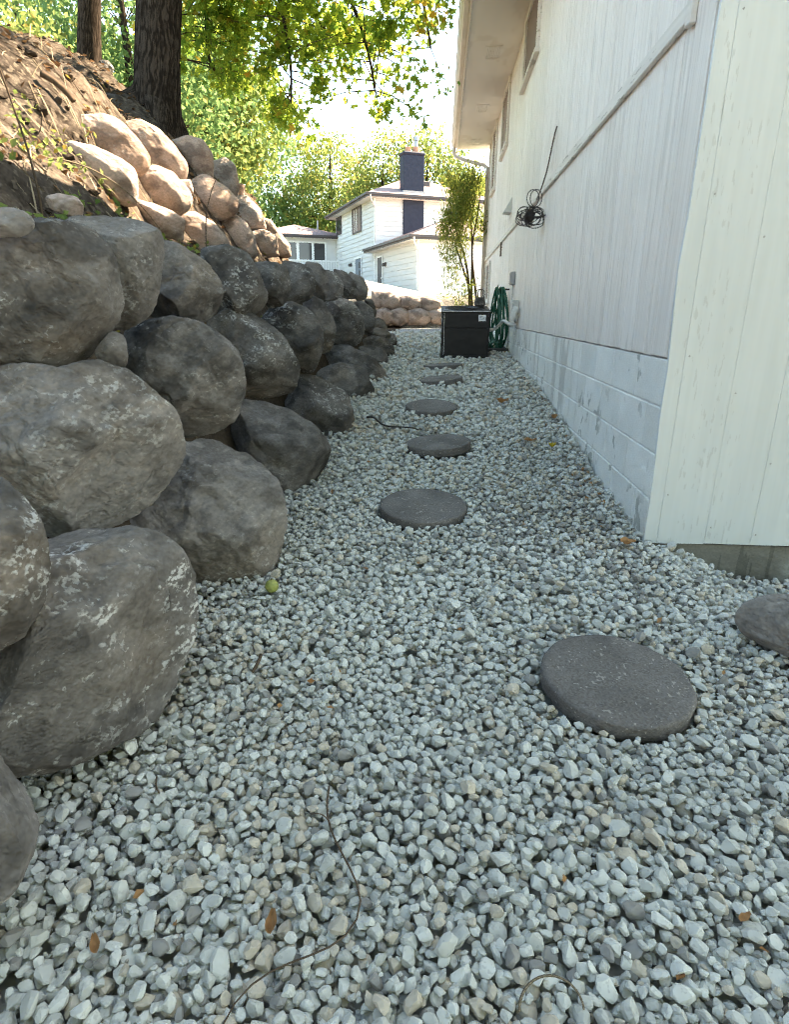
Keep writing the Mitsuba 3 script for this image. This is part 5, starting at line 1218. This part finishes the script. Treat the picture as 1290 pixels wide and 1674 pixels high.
def trunk_mesh(pts, rad, n=20, flare=0.0, seed=0, rough=0.05):
    """A trunk or limb: smooth spline, bark relief, root flare at the foot; uv runs round and along it."""
    p = spline(pts, max(10, 8 * len(pts)))
    m_ = len(p)
    s = np.concatenate([[0], np.cumsum(np.linalg.norm(np.diff(p, axis=0), axis=1))])
    r = np.interp(np.linspace(0, 1, m_), np.linspace(0, 1, len(rad)), rad)
    t = np.gradient(p, axis=0)
    t /= np.linalg.norm(t, axis=1, keepdims=True)
    a = np.cross(t[0], [0.2, 1, 0.1])
    V, UV = [], []
    ang = np.linspace(0, 2 * PI, n + 1)
    for k in range(m_):
        a = a - t[k] * (a @ t[k])
        a /= np.linalg.norm(a)
        b = np.cross(t[k], a)
        fl = flare * math.exp(-s[k] / 0.28) * (0.35 + 0.65 * np.cos(ang * 2.5 + seed) ** 2)
        rel = rough * (nnoise(np.stack([np.cos(ang) * 5, np.sin(ang) * 5, np.full(n + 1, s[k] * 1.6)], -1), seed) - 0.5) * 2
        R = r[k] * (1 + fl + rel)
        V.append(p[k] + R[:, None] * (np.cos(ang)[:, None] * a + np.sin(ang)[:, None] * b))
        UV.append(np.stack([ang / (2 * PI), np.full(n + 1, s[k])], 1))
    V, UV = np.vstack(V), np.vstack(UV)
    q = np.array([[k * (n + 1) + j, k * (n + 1) + j + 1, (k + 1) * (n + 1) + j + 1, (k + 1) * (n + 1) + j] for k in range(m_ - 1) for j in range(n)])
    return trimesh.Trimesh(V, np.vstack([q[:, [0, 1, 2]], q[:, [0, 2, 3]]]), process=False), UV


def limb(parent, name, pts, rad, n=8, seed=0, bsdf='bark', flare=0.0, rough=0.05):
    m, uv = trunk_mesh(pts, rad, n, flare, seed, rough)
    return part(parent, name, m, bsdf, smooth=True, uv=uv)


def tree(name, label, base, height, crown, n_clump, per, leaf, size, bsdf, seed, trunk_r=0.2, shape='oval', cat_='tree', group=None):
    """base (x, y, z); crown: list of (dx, dy, z above base, rx, ry, rz) lobes. Leaves sit in clumps round twig ends."""
    r_ = np.random.default_rng(seed)
    t = thing(name, label, cat_, group)
    base = np.array(base, float)
    top = base + [r_.uniform(-.3, .3), r_.uniform(-.3, .3), height * 0.8]
    limb(t, 'trunk', [base, base + (top - base) * 0.4 + r_.normal(0, 0.1, 3), top], [trunk_r, trunk_r * 0.75, trunk_r * 0.2], 10, seed, flare=0.4)
    cl, lobes = [], np.array(crown, float)
    vol = np.prod(lobes[:, 3:], axis=1) ** (2 / 3)
    for k in r_.choice(len(lobes), n_clump, p=vol / vol.sum()):
        lb = lobes[k]
        v_ = r_.normal(size=3)
        v_ /= np.linalg.norm(v_)
        cl.append(base + lb[:3] + v_ * lb[3:] * r_.uniform(0.55, 1.08))
    cl = np.array(cl)
    br = []
    for k, lb in enumerate(lobes):
        e = base + lb[:3]
        s0 = base + (top - base) * np.clip((lb[2] - lb[5]) / (height * 0.8) * 0.8, 0.25, 0.8)
        br.append(tube(spline([s0, (s0 + e) / 2 + [0, 0, -0.1 * lb[5]], e], 6), np.linspace(trunk_r * 0.4, trunk_r * 0.1, 6), 5))
        near = cl[np.argsort(np.linalg.norm((cl - e) / lb[3:], axis=1))[:10]]
        for c in near:
            br.append(tube(np.array([e - [0, 0, 0.3 * lb[5]], (e + c) / 2, c]), [trunk_r * 0.10, trunk_r * 0.06, trunk_r * 0.03], 4))
    part(t, 'limbs', cat(br), 'twig_wood', smooth=True)
    sp = leaf * 2.6
    cen = np.repeat(cl, per, 0) + r_.normal(size=(n_clump * per, 3)) * sp * np.array([1.0, 1.0, 0.75])
    m, uv = leaf_mesh(cen, size, shape, r_)
    tone = np.repeat(np.clip(r_.normal(0.5, 0.22, n_clump), 0, 1), per)
    uv[:, 0] = np.clip(0.55 * np.repeat(tone, len(uv) // len(tone)) + 0.45 * uv[:, 0], 0, 1)
    part(t, 'crown', m, bsdf, uv=uv)
    return t


# the big tree over the upper wall
big = thing('shade_tree', 'big dark trunked tree above the boulder walls, its leafy limbs over the path', 'tree')
limb(big, 'trunk', [(-3.24, 7.28, 2.3), (-3.16, 7.24, 2.95), (-3.09, 7.2, 3.45), (-3.0, 7.2, 4.0), (-2.84, 7.2, 4.9), (-2.67, 7.25, 6.7), (-2.62, 7.3, 8.8)], [0.27, 0.235, 0.20, 0.185, 0.178, 0.165, 0.11], 64, 4, flare=0.6, rough=0.05)
for k, (e, m_) in enumerate((((-3.72, 7.05, float(land(-3.72, 7.05)) - 0.03), (-3.40, 7.12, float(land(-3.4, 7.12)) + 0.08)), ((-2.90, 6.75, 2.75), (-3.06, 7.0, 3.05)), ((-2.78, 7.45, 2.6), (-2.98, 7.35, 2.98)))):
    limb(big, 'root', [(-3.12, 7.22, 3.42), m_, e], [0.17, 0.13, 0.06], 16, k + 2, rough=0.06)
r_ = np.random.default_rng(77)
limbs = [
    [(-2.70, 7.22, 6.3), (-2.0, 7.2, 5.9), (-1.4, 7.8, 5.0), (-1.0, 8.0, 4.2), (-0.85, 8.1, 3.6)],
    [(-2.76, 7.22, 5.7), (-2.2, 7.2, 5.4), (-1.9, 7.7, 4.6), (-1.8, 7.9, 3.9), (-1.85, 8.0, 3.4)],
    [(-2.66, 7.25, 6.9), (-1.6, 7.1, 6.6), (-0.8, 7.7, 5.6), (-0.35, 8.0, 4.6), (-0.2, 8.1, 4.0)],
    [(-2.66, 7.25, 7.2), (-1.6, 7.2, 7.3), (-0.7, 7.5, 6.4), (-0.25, 7.9, 5.2), (-0.2, 8.0, 4.5)],
    [(-2.8, 7.2, 5.2), (-2.6, 7.3, 5.2), (-2.7, 7.9, 4.5), (-2.75, 8.1, 3.8)],
    [(-2.73, 7.22, 6.0), (-2.3, 7.6, 6.2), (-1.9, 8.6, 5.2), (-1.4, 9.0, 4.4)],
    [(-2.68, 7.25, 6.6), (-2.6, 5.6, 7.2), (-2.6, 4.6, 7.2), (-2.4, 3.8, 6.6)],
    [(-2.66, 7.25, 7.0), (-3.4, 6.4, 7.6), (-4.4, 6.2, 7.6), (-5.2, 6.2, 7.0)],
    [(-2.64, 7.25, 7.2), (-1.9, 6.9, 7.3), (-1.1, 6.5, 7.0), (-0.4, 6.2, 6.6)],
    [(-2.64, 7.25, 6.9), (-2.1, 6.4, 7.0), (-1.6, 5.6, 6.8), (-1.2, 4.9, 6.3)],
    [(-2.64, 7.25, 7.8), (-1.6, 7.2, 7.9), (-0.6, 7.2, 7.4), (0.1, 7.0, 6.6)],
    [(-2.64, 7.25, 6.5), (-2.5, 6.2, 6.6), (-2.3, 5.2, 6.4), (-1.9, 4.3, 5.9)],
    [(-2.64, 7.25, 7.4), (-3.1, 6.2, 7.3), (-3.3, 5.2, 6.9), (-3.2, 4.4, 6.3)],
    [(-2.64, 7.28, 7.6), (-2.0, 6.4, 8.6), (-1.2, 6.0, 9.0), (-0.6, 5.8, 8.8)],
    [(-2.64, 7.28, 7.6), (-2.6, 7.6, 8.6), (-2.7, 8.6, 9.0), (-2.8, 9.4, 8.6)]]
cl, twigs = [], []
for k, pts in enumerate(limbs):
    m_, uv_ = trunk_mesh(pts, np.linspace(0.055, 0.010, len(pts)), 7, 0, k)
    part(big, 'limb', m_, 'bark', smooth=True, uv=uv_)
    pp = spline(pts, 40)
    visible = k < 6
    for q in range(85 if visible else 110):
        s0 = pp[r_.integers(12, 40)]
        dirn = r_.normal(size=3) * [1, 0.8, 0.45] + [0.15, 0.1, -0.18]
        dirn /= np.linalg.norm(dirn)
        e = s0 + dirn * r_.uniform(0.2, 0.8)
        if e[0] > -0.02 or s0[0] > -0.02 or (not visible and min(e[2], s0[2]) < 5.2):
            continue
        if visible and (e[2] < 3.22 + 0.25 * abs(e[0] + 1.1) * (e[0] > -1.2) - 0.0):
            continue
        twigs.append(tube(np.array([s0, (s0 + e) / 2 + [0, 0, 0.03], e]), [0.007, 0.005, 0.003], 4))
        for _ in range(3):
            cl.append(s0 + (e - s0) * r_.uniform(0.55, 1.1) + r_.normal(0, 0.05, 3))
part(big, 'twigs', cat(twigs), 'twig_wood', smooth=True, kind='stuff')
cl = np.array(cl)
cen = np.repeat(cl, 9, 0) + r_.normal(0, 0.085, (len(cl) * 9, 3)) * [1, 1, 0.7]
m_, uv_ = leaf_mesh(cen, 0.092, 'lobed', r_, 0.5)
warm = np.repeat(nfbm(cen * 0.9 + 3, 3, 2), len(uv_) // len(cen))
uv_[:, 1] = np.where(warm > 0.60, 0.55 + 0.45 * uv_[:, 1], uv_[:, 1] * 0.93)
part(big, 'foliage', m_, 'leaf_oak', uv=uv_)

thin = thing('young_tree', 'slender brown trunked tree on the crest of the bank left of the big tree', 'tree')
limb(thin, 'trunk', [(-4.80, 9.0, 3.7), (-4.74, 9.0, 4.4), (-4.60, 9.0, 5.2), (-4.5, 9.1, 7.5)], [0.155, 0.135, 0.125, 0.09], 22, 9, flare=0.35)
r2 = np.random.default_rng(5)
c2 = np.array([-4.5, 9.1, 8.2]) + r2.normal(size=(260, 3)) * [1.5, 1.4, 0.9]
part(thin, 'limbs', cat([tube(np.array([[-4.5, 9.1, 7.2], (c + [-4.5, 9.1, 7.2]) / 2, c]), [0.03, 0.02, 0.008], 4) for c in c2[:30]]), 'twig_wood', smooth=True)
m_, uv_ = leaf_mesh(np.repeat(c2, 10, 0) + r2.normal(0, 0.13, (2600, 3)), 0.11, 'oval', r2)
part(thin, 'foliage', m_, 'leaf_willow', uv=uv_)

G_ = 'trees beyond the bank and the neighbour house'
lz = lambda x, y: float(land(x, y))
tree('tree', 'tall pale green tree behind the upper wall and the neighbour low wing', (-18.2, 57, 2.0), 20, [(0, 0, 15.0, 4.8, 4, 4.8), (-3.2, 0, 10.6, 4.2, 4, 4.0), (3.0, 0, 10.0, 4.0, 4, 4.2), (0, -1, 6.6, 5.6, 4, 3.4), (4.8, -1, 5.8, 3.4, 3.2, 3.2), (-4.8, 0, 16, 3.4, 3.2, 3.4)], 820, 25, 0.26, 0.36, 'leaf_willow', 21, 0.35, 'oval', group=G_)
tree('tree', 'golden tree left of the neighbour chimney with rounded top', (-9.6, 56, 2.0), 15, [(0, 0, 10.6, 3.2, 2.8, 2.9), (-2.0, 0, 7.6, 3.0, 2.7, 2.7), (2.2, 0, 7.0, 2.7, 2.6, 2.9), (0, -.6, 4.8, 3.9, 2.9, 2.5)], 440, 25, 0.20, 0.30, 'leaf_gold', 22, 0.28, 'oval', group=G_)
tree('tree', 'green and gold tree between the golden tree and the chimney', (-4.7, 49, 2.0), 12, [(0, 0, 9.2, 2.2, 2.2, 2.2), (-1.4, 0, 6.8, 2.0, 2.0, 2.0), (1.4, 0, 6.4, 2.0, 2.0, 2.2), (0, 0, 4.4, 3.0, 2.4, 2.2)], 340, 25, 0.20, 0.30, 'leaf_gold', 23, 0.26, 'oval', group=G_)
tree('tree', 'open airy yellow tree with dark bare limbs behind the chimney', (-1.2, 50, 2.0), 13.5, [(-1.0, 0, 10.6, 1.9, 1.6, 1.5), (1.0, 0, 10.4, 1.8, 1.6, 1.5), (0, 0, 8.2, 2.4, 2.0, 1.4), (2.0, 0, 8.6, 1.4, 1.4, 1.2), (-2.0, 0, 7.0, 1.5, 1.4, 1.4)], 170, 24, 0.20, 0.26, 'leaf_gold', 24, 0.24, 'oval', group=G_)
tree('tree', 'low yellow green tree at the right behind the house corner', (1.9, 46, 2.0), 9, [(0, 0, 6.4, 2.4, 2, 1.9), (-1.2, 0, 4.6, 2.0, 2, 1.6)], 220, 24, 0.18, 0.30, 'leaf_gold', 25, 0.2, 'oval', group=G_)
tree('tree', 'dark green tree filling the gap under the golden tree', (-9.0, 64, 2.0), 13, [(0, 0, 6.5, 3.4, 2, 3.0), (3.5, 0, 5.2, 3.0, 2, 2.6), (-4, 0, 6.0, 3.2, 2, 3.0)], 330, 25, 0.26, 0.36, 'leaf_low', 26, 0.25, 'oval', group=G_)
tree('tree', 'yellow green bushy tree at the far left edge behind the bank', (-9.4, 14.0, lz(-9.4, 14.0)), 6.5, [(0, 0, 3.6, 1.5, 1.3, 1.6), (-0.8, 0, 2.2, 1.4, 1.2, 1.2), (0.9, 0, 2.0, 1.2, 1.2, 1.1), (0, 0, 5.2, 1.3, 1.2, 1.2)], 380, 24, 0.10, 0.14, 'leaf_gold', 31, 0.12, 'oval', group=G_)
tree('bush', 'orange tinted bush on the crest left of the slender trunk', (-6.7, 12.4, lz(-6.7, 12.4)), 2.8, [(0, 0, 1.0, 1.0, 0.9, 0.8), (-1.2, 0, 1.4, 0.9, 0.8, 0.8), (0.8, 0, 0.6, 0.8, 0.8, 0.5)], 260, 24, 0.075, 0.11, 'leaf_gold', 32, 0.05, 'oval', cat_='bush')
tree('tree', 'tall light green tree behind the slender trunk', (-9.2, 19.5, lz(-9.2, 19.5)), 11, [(0, 0, 6.5, 2.0, 2, 1.8), (-1.5, 0, 4.4, 1.8, 1.6, 1.6), (1.6, 0, 4.0, 1.7, 1.6, 1.7), (0.4, 0, 2.0, 2.2, 1.6, 1.5), (2.4, 0, 6.4, 1.4, 1.4, 1.3)], 460, 24, 0.13, 0.20, 'leaf_willow', 33, 0.18, 'oval', group=G_)
tree('tree', 'broad pale green tree far behind the left of the bank', (-17.0, 27.0, lz(-17.0, 27)), 14, [(0, 0, 8.5, 3.6, 2.5, 3.4), (-3.6, 0, 7.0, 3.0, 2.4, 3.2), (3.2, 0, 5.6, 2.8, 2.2, 2.6), (0, 0, 3.2, 4.0, 2.2, 2.2)], 560, 26, 0.18, 0.28, 'leaf_willow', 34, 0.3, 'oval', group=G_)
tree('tree', 'green tree seen between the two dark trunks', (-9.6, 26.0, lz(-9.6, 26)), 10, [(0, 0, 6.8, 2.0, 1.8, 1.8), (0.3, 0, 4.2, 2.2, 1.8, 1.7), (-0.6, 0, 2.0, 2.2, 1.8, 1.4), (1.8, 0, 5.4, 1.6, 1.5, 1.5)], 420, 26, 0.15, 0.24, 'leaf_low', 35, 0.2, 'oval', group=G_)

tree('tree', 'added large leafy tree behind the viewer on the bank side, out of view, to hold back sky light', (-3.2, -5.5, lz(-3.2, -5.5)), 9, [(1.2, 0.6, 5.2, 2.6, 2.2, 1.8), (-1.0, 0, 4.6, 2.2, 2.2, 1.8), (3.0, -0.5, 8.0, 3.2, 2.4, 1.6), (1.6, -1.0, 3.0, 2.0, 1.6, 1.4)], 340, 24, 0.16, 0.24, 'leaf_low', 51, 0.22, 'oval')  # unseen tree, added to screen the sky behind the viewer
tree('tree', 'added bushy dark green tree behind the viewer, out of view, to darken the white corner panels', (3.6, -3.4, -0.2), 7, [(0, 0, 2.2, 2.4, 1.0, 1.6), (0, 0, 4.6, 2.6, 1.2, 1.8), (-1.8, 0, 3.4, 1.6, 1.0, 2.0), (2.4, 0, 3.6, 1.8, 1.0, 2.4), (0.5, 0.3, 6.6, 2.4, 1.4, 1.4), (4.6, 0.2, 3.0, 1.8, 1.0, 2.6), (4.6, 0.2, 5.8, 2.0, 1.0, 1.6)], 900, 24, 0.15, 0.24, 'leaf_low', 52, 0.2, 'oval')  # unseen foliage, added to dim the corner panels and turn them greenish

# the loose shrub by the far house corner
sh = thing('shrub', 'tall leggy shrub with bare stems and tufted top at the far house corner', 'shrub')
r3 = np.random.default_rng(12)
stems = [[(0.66, 14.3, 0.75), (0.60, 14.3, 1.7), (0.48, 14.3, 2.3), (0.25, 14.3, 2.9), (0.12, 14.25, 3.5)], [(0.68, 14.32, 0.75), (0.66, 14.3, 1.8), (0.62, 14.35, 2.8), (0.50, 14.3, 3.7)],
         [(0.70, 14.3, 0.75), (0.72, 14.3, 1.8), (0.64, 14.3, 2.5), (0.74, 14.3, 3.2), (0.70, 14.3, 3.8)], [(0.67, 14.28, 0.75), (0.62, 14.28, 1.6), (0.36, 14.2, 2.3), (0.22, 14.2, 2.75)]]
for st in stems:
    limb(sh, 'stem', st, [0.03, 0.024, 0.010], 7, 3, 'twig_wood')
c3 = []
for _ in range(180):
    zt = 2.75 + 1.2 * r3.random() ** 0.75
    c3.append([0.42 + (0.30 + 0.18 * math.sin(zt * 5)) * r3.uniform(-1.25, 1.1), 14.45 + r3.normal(0, 0.3), zt])
for _ in range(34):
    c3.append([r3.uniform(0.0, 0.45), 14.2 + r3.normal(0, 0.15), r3.uniform(2.2, 3.0)])
for _ in range(7):
    c3.append([r3.uniform(0.08, 0.30), 14.1 + r3.normal(0, 0.08), r3.uniform(1.65, 2.25)])
for _ in range(8):
    c3.append([r3.uniform(0.35, 0.7), 14.2 + r3.normal(0, 0.1), r3.uniform(1.2, 1.7)])
c3 = np.array(c3)
m_, uv_ = leaf_mesh(np.repeat(c3, 34, 0) + r3.normal(0, 1, (len(c3) * 34, 3)) * [0.085, 0.085, 0.12], 0.095, 'spray', r3)
part(sh, 'foliage', m_, 'leaf_shrub', uv=uv_)

# ---------------------------------------------------------------- litter, weeds and stems on the bank
r4 = np.random.default_rng(41)


def on_land(x, y):
    return land_rough(np.asarray(x, float), np.asarray(y, float))


n = 3600
px, py = r4.uniform(-5.2, -1.28, n), r4.uniform(1.2, 9.5, n)
keep = nfbm(np.stack([px * 1.5, py * 1.5, px * 0], -1), 3, 6) > 0.44
px, py = px[keep], py[keep]
pz = on_land(px, py) + 0.012
V, F, UV = [], [], []
for k in range(len(px)):
    L, w_ = r4.uniform(0.06, 0.28), r4.uniform(0.0016, 0.0042)
    yaw, pit = r4.uniform(0, 2 * PI), r4.normal(0.1, 0.25)
    d = np.array([math.cos(yaw) * math.cos(pit), math.sin(yaw) * math.cos(pit), 0])
    e = np.array([px[k], py[k]]) + d[:2] * L
    p0 = np.array([px[k], py[k], pz[k]])
    p1 = np.array([e[0], e[1], float(on_land(e[0], e[1])) + 0.015 + max(0, L * math.sin(pit))])
    mid = (p0 + p1) / 2 + [0, 0, r4.uniform(0, 0.12) * L]
    s = np.array([-d[1], d[0], 0.3]) * w_
    at = len(V) * 6
    V.append([p0 - s, p0 + s, mid - s, mid + s, p1 - s * 0.4, p1 + s * 0.4])
    F += [[at, at + 2, at + 1], [at + 1, at + 2, at + 3], [at + 2, at + 4, at + 3], [at + 3, at + 4, at + 5]]
    UV += [[np.clip(r4.normal(0.55, 0.3), 0, 1), 0]] * 6
lit = trimesh.Trimesh(np.array(V).reshape(-1, 3), F, process=False)
single('straw_litter', lit, 'straw', 'dry straw and stalks strewn over the earth bank', 'straw', kind='stuff', uv=np.array(UV))
n = 2600
px, py = r4.uniform(-5.5, -1.30, n), r4.uniform(1.3, 9.6, n)
cen = np.stack([px, py, on_land(px, py) + 0.018], -1)
m_, uv_ = leaf_mesh(cen, 0.06, 'oval', r4, 2.2)
single('leaf_litter', m_, 'leaf_dry', 'brown fallen leaves scattered over the earth bank', 'leaves', kind='stuff', uv=uv_)
clods = []
for k in range(900):
    x, y = r4.uniform(-5.2, -1.5), r4.uniform(1.5, 9.4)
    rr = min(r4.lognormal(math.log(0.022), 0.55), 0.085)
    q, f = pebble(14, 900 + k % 40)
    a_ = r4.uniform(0, PI)
    q = q * rr * [1, r4.uniform(0.6, 1), r4.uniform(0.45, 0.8)]
    q = np.stack([q[:, 0] * math.cos(a_) - q[:, 1] * math.sin(a_), q[:, 0] * math.sin(a_) + q[:, 1] * math.cos(a_), q[:, 2]], 1)
    clods.append(trimesh.Trimesh(q + [x, y, float(on_land(x, y)) + 0.2 * rr], f, process=False))
single('earth_clods', cat(clods), 'earth', 'earth clods and small stones lying on the bank', 'soil', kind='stuff')
# weeds growing before the upper wall
wc = []
for (x, y, s_, q) in ((-1.95, 3.95, 0.30, 40), (-1.80, 4.5, 0.16, 26), (-1.62, 5.1, 0.12, 22), (-1.60, 2.5, 0.16, 22), (-2.0, 3.2, 0.25, 26), (-1.75, 2.1, 0.16, 18), (-1.50, 2.9, 0.07, 10)):
    xx, yy2 = x + r4.normal(0, s_, q), y + r4.normal(0, s_, q)
    wc.append(np.stack([xx, yy2, on_land(xx, yy2) + r4.uniform(0.01, 0.11, q)], -1))
wc = np.vstack(wc)
m_, uv_ = leaf_mesh(np.repeat(wc, 7, 0) + r4.normal(0, 0.028, (len(wc) * 7, 3)), 0.042, 'oval', r4, 1.0)
single('weeds', m_, 'leaf_low', 'low green weeds among dry stalks before the upper boulders', 'weeds', kind='stuff', uv=uv_)


def stem(label, pts, r0, r1, bs='twig_wood', name='dry_stem', cat_='stem', fork=()):
    key = single(name, tube(spline(pts, 18), np.linspace(r0, r1, 18), 5), bs, label, cat_, smooth=True)
    for f in fork:
        part(key, 'side_twig', tube(spline(f, 10), np.linspace(r1 * 1.1, r1 * 0.6, 10), 5), bs, smooth=True)
    return key


def gl(x, y, h):
    return (x, y, float(on_land(x, y)) + h)


stem('tall thin dry stem standing on the bank at the left', [gl(-1.9, 2.95, -0.02), gl(-1.90, 2.94, 0.25), gl(-1.97, 2.92, 0.5), gl(-2.02, 2.9, 0.78)], 0.006, 0.003, fork=[[gl(-1.93, 2.93, 0.38), gl(-1.86, 2.95, 0.46), gl(-1.82, 2.95, 0.55)]])
stem('thin dark stem standing before the orange tan boulders', [gl(-1.62, 4.30, -0.02), gl(-1.66, 4.4, 0.2), gl(-1.66, 4.5, 0.42), gl(-1.60, 4.55, 0.60)], 0.006, 0.0025)
stem('pinkish bent stem low on the bank at the left edge', [gl(-1.55, 2.35, -0.02), gl(-1.6, 2.38, 0.1), gl(-1.66, 2.42, 0.15), gl(-1.70, 2.45, 0.09)], 0.007, 0.005, 'straw')
stem('dark broken branch lying by the left end of the upper wall', [gl(-2.60, 4.28, 0.08), gl(-2.52, 4.31, 0.12), gl(-2.44, 4.34, 0.15)], 0.022, 0.018, name='broken_branch', cat_='branch')
stem('leaning dry stalk before the left end of the upper wall', [gl(-2.25, 3.5, 0.0), gl(-2.05, 3.8, 0.14), gl(-1.85, 4.1, 0.18)], 0.006, 0.003, 'straw')
stem('pale curved root hanging over the cut bank below the big tree', [gl(-3.1, 5.6, 0.02), gl(-2.9, 5.5, 0.12), gl(-2.75, 5.4, 0.02)], 0.010, 0.005, 'straw', 'exposed_root', 'root')

# ---------------------------------------------------------------- small things on the gravel


def gz_(x, y, h=0.0):
    return (x, y, float(path_z(x, y)) + h)


n = 260
px = np.concatenate([WX - 0.03 - np.abs(r4.normal(0, 0.10, 130)), r4.uniform(-0.8, 0.9, 130)])
py = np.concatenate([r4.uniform(2.7, 9.5, 130), r4.uniform(0.6, 11.0, 130)])
cen = np.stack([px, py, path_z(px, py) + 0.014], -1)
m_, uv_ = leaf_mesh(cen, 0.026, 'oval', r4, 1.6)
single('leaf_crumbs', m_, 'leaf_fallen', 'crumbs of dry brown leaves caught between the gravel stones', 'leaves', kind='stuff', uv=uv_)
fr = trimesh.creation.icosphere(subdivisions=3)
fr.vertices *= 0.026 * (1 + 0.06 * (nfbm(fr.vertices * 2, 2, 1)[:, None] - 0.5))
fr.apply_translation(gz_(-0.63, 2.02, 0.036))
fk = single('fruit', fr, 'fruit_skin', 'round yellow green fruit lying on the gravel beside the smooth grey boulder', 'fruit', smooth=True)
part(fk, 'stalk', tube(np.array([gz_(-0.63, 2.02, 0.060), gz_(-0.628, 2.018, 0.070)]), 0.002, 5), 'twig_wood')


def leaf_thing(x, y, size, bs, label, yaw, curl=0.5, h=0.022, wide=0.4):
    u_ = np.linspace(-1, 1, 11)
    v_ = np.linspace(-1, 1, 5)
    U, Vv = np.meshgrid(u_, v_, indexing='ij')
    wd = wide * np.sqrt(np.maximum(1 - U ** 2, 0.02)) * (1 - 0.25 * U)
    X, Y = U * size / 2, Vv * wd * size / 2
    Z = curl * size * (0.35 * Vv ** 2 * wd * 2 + 0.25 * U ** 2) + 0.06 * size * np.sin(5 * U + 2 * Vv)
    c, s = math.cos(yaw), math.sin(yaw)
    P = np.stack([x + X * c - Y * s, y + X * s + Y * c, Z + float(path_z(x, y)) + h], -1).reshape(-1, 3)
    i = np.arange(55).reshape(11, 5)
    q = np.stack([i[:-1, :-1], i[1:, :-1], i[1:, 1:], i[:-1, 1:]], -1).reshape(-1, 4)
    m = trimesh.Trimesh(P, np.vstack([q[:, [0, 1, 2]], q[:, [0, 2, 3]]]), process=False)
    return single('fallen_leaf', m, bs, label, 'leaf', smooth=True, uv=np.tile([[0.7, 0.3]], (55, 1)))


leaf_thing(-0.29, 0.775, 0.05, 'leaf_fallen', 'rolled orange brown leaf on the front gravel left of the long twig', 1.7, 1.1)
leaf_thing(-0.60, 0.715, 0.042, 'leaf_fallen', 'small orange brown leaf near the bottom left corner of the gravel', 2.2, 1.0)
leaf_thing(0.60, 0.855, 0.034, 'leaf_fallen', 'small brown leaf on the gravel near the bottom right', 0.6, 0.6)
leaf_thing(0.74, 3.83, 0.075, 'leaf_yellow', 'yellow leaf on the gravel near the block foundation', 1.2, 0.7, 0.03, 0.6)
leaf_thing(0.85, 2.50, 0.07, 'leaf_fallen', 'brown leaf at the foot of the house corner', 0.2, 0.5, 0.03, 0.7)
leaf_thing(0.86, 4.48, 0.10, 'leaf_fallen', 'reddish brown leaf against the block foundation', 1.4, 0.6, 0.03, 0.5)
leaf_thing(0.52, 4.95, 0.11, 'leaf_fallen', 'curled dark leaf in mid gravel below the blocks', 0.3, 0.9, 0.03, 0.4)
leaf_thing(0.62, 3.98, 0.10, 'leaf_fallen', 'flat tan leaf beside the yellow leaf', 0.4, 0.2, 0.02, 0.6)
stem('long thin twig lying across the front gravel', [gz_(-0.235, 1.08, 0.05), gz_(-0.215, 0.98, 0.036), gz_(-0.16, 0.89, 0.04), gz_(-0.128, 0.82, 0.034), gz_(-0.15, 0.755, 0.038), gz_(-0.23, 0.71, 0.036), gz_(-0.275, 0.68, 0.042), gz_(-0.325, 0.60, 0.036)], 0.0024, 0.0015, name='twig', cat_='twig',
     fork=[[gz_(-0.215, 0.985, 0.04), gz_(-0.235, 1.0, 0.05), gz_(-0.262, 1.005, 0.045)]])
stem('short black twig on the gravel between third and fourth stepping stones', [gz_(-0.54, 4.38, 0.04), gz_(-0.46, 4.30, 0.05), gz_(-0.41, 4.23, 0.035), gz_(-0.29, 4.16, 0.04), gz_(-0.14, 4.10, 0.04)], 0.008, 0.005, 'cable_black', 'twig', 'twig')
stem('thick brown bark stick on the gravel beside the largest boulder', [gz_(-0.545, 1.58, 0.045), gz_(-0.54, 1.54, 0.05), gz_(-0.548, 1.50, 0.04)], 0.006, 0.005, 'twig_wood', 'stick', 'stick')
stem('tiny reddish twig standing in the front gravel at left', [gz_(-0.64, 1.06, 0.02), gz_(-0.638, 1.05, 0.06), gz_(-0.63, 1.045, 0.085)], 0.0022, 0.0016, 'twig_wood', 'twig', 'twig')
stem('pale curled stalk at the bottom edge of the gravel', [gz_(0.155, 0.665, 0.03), gz_(0.175, 0.70, 0.042), gz_(0.215, 0.712, 0.048), gz_(0.25, 0.70, 0.042), gz_(0.262, 0.675, 0.03)], 0.0026, 0.0018, 'straw', 'stalk', 'stalk')
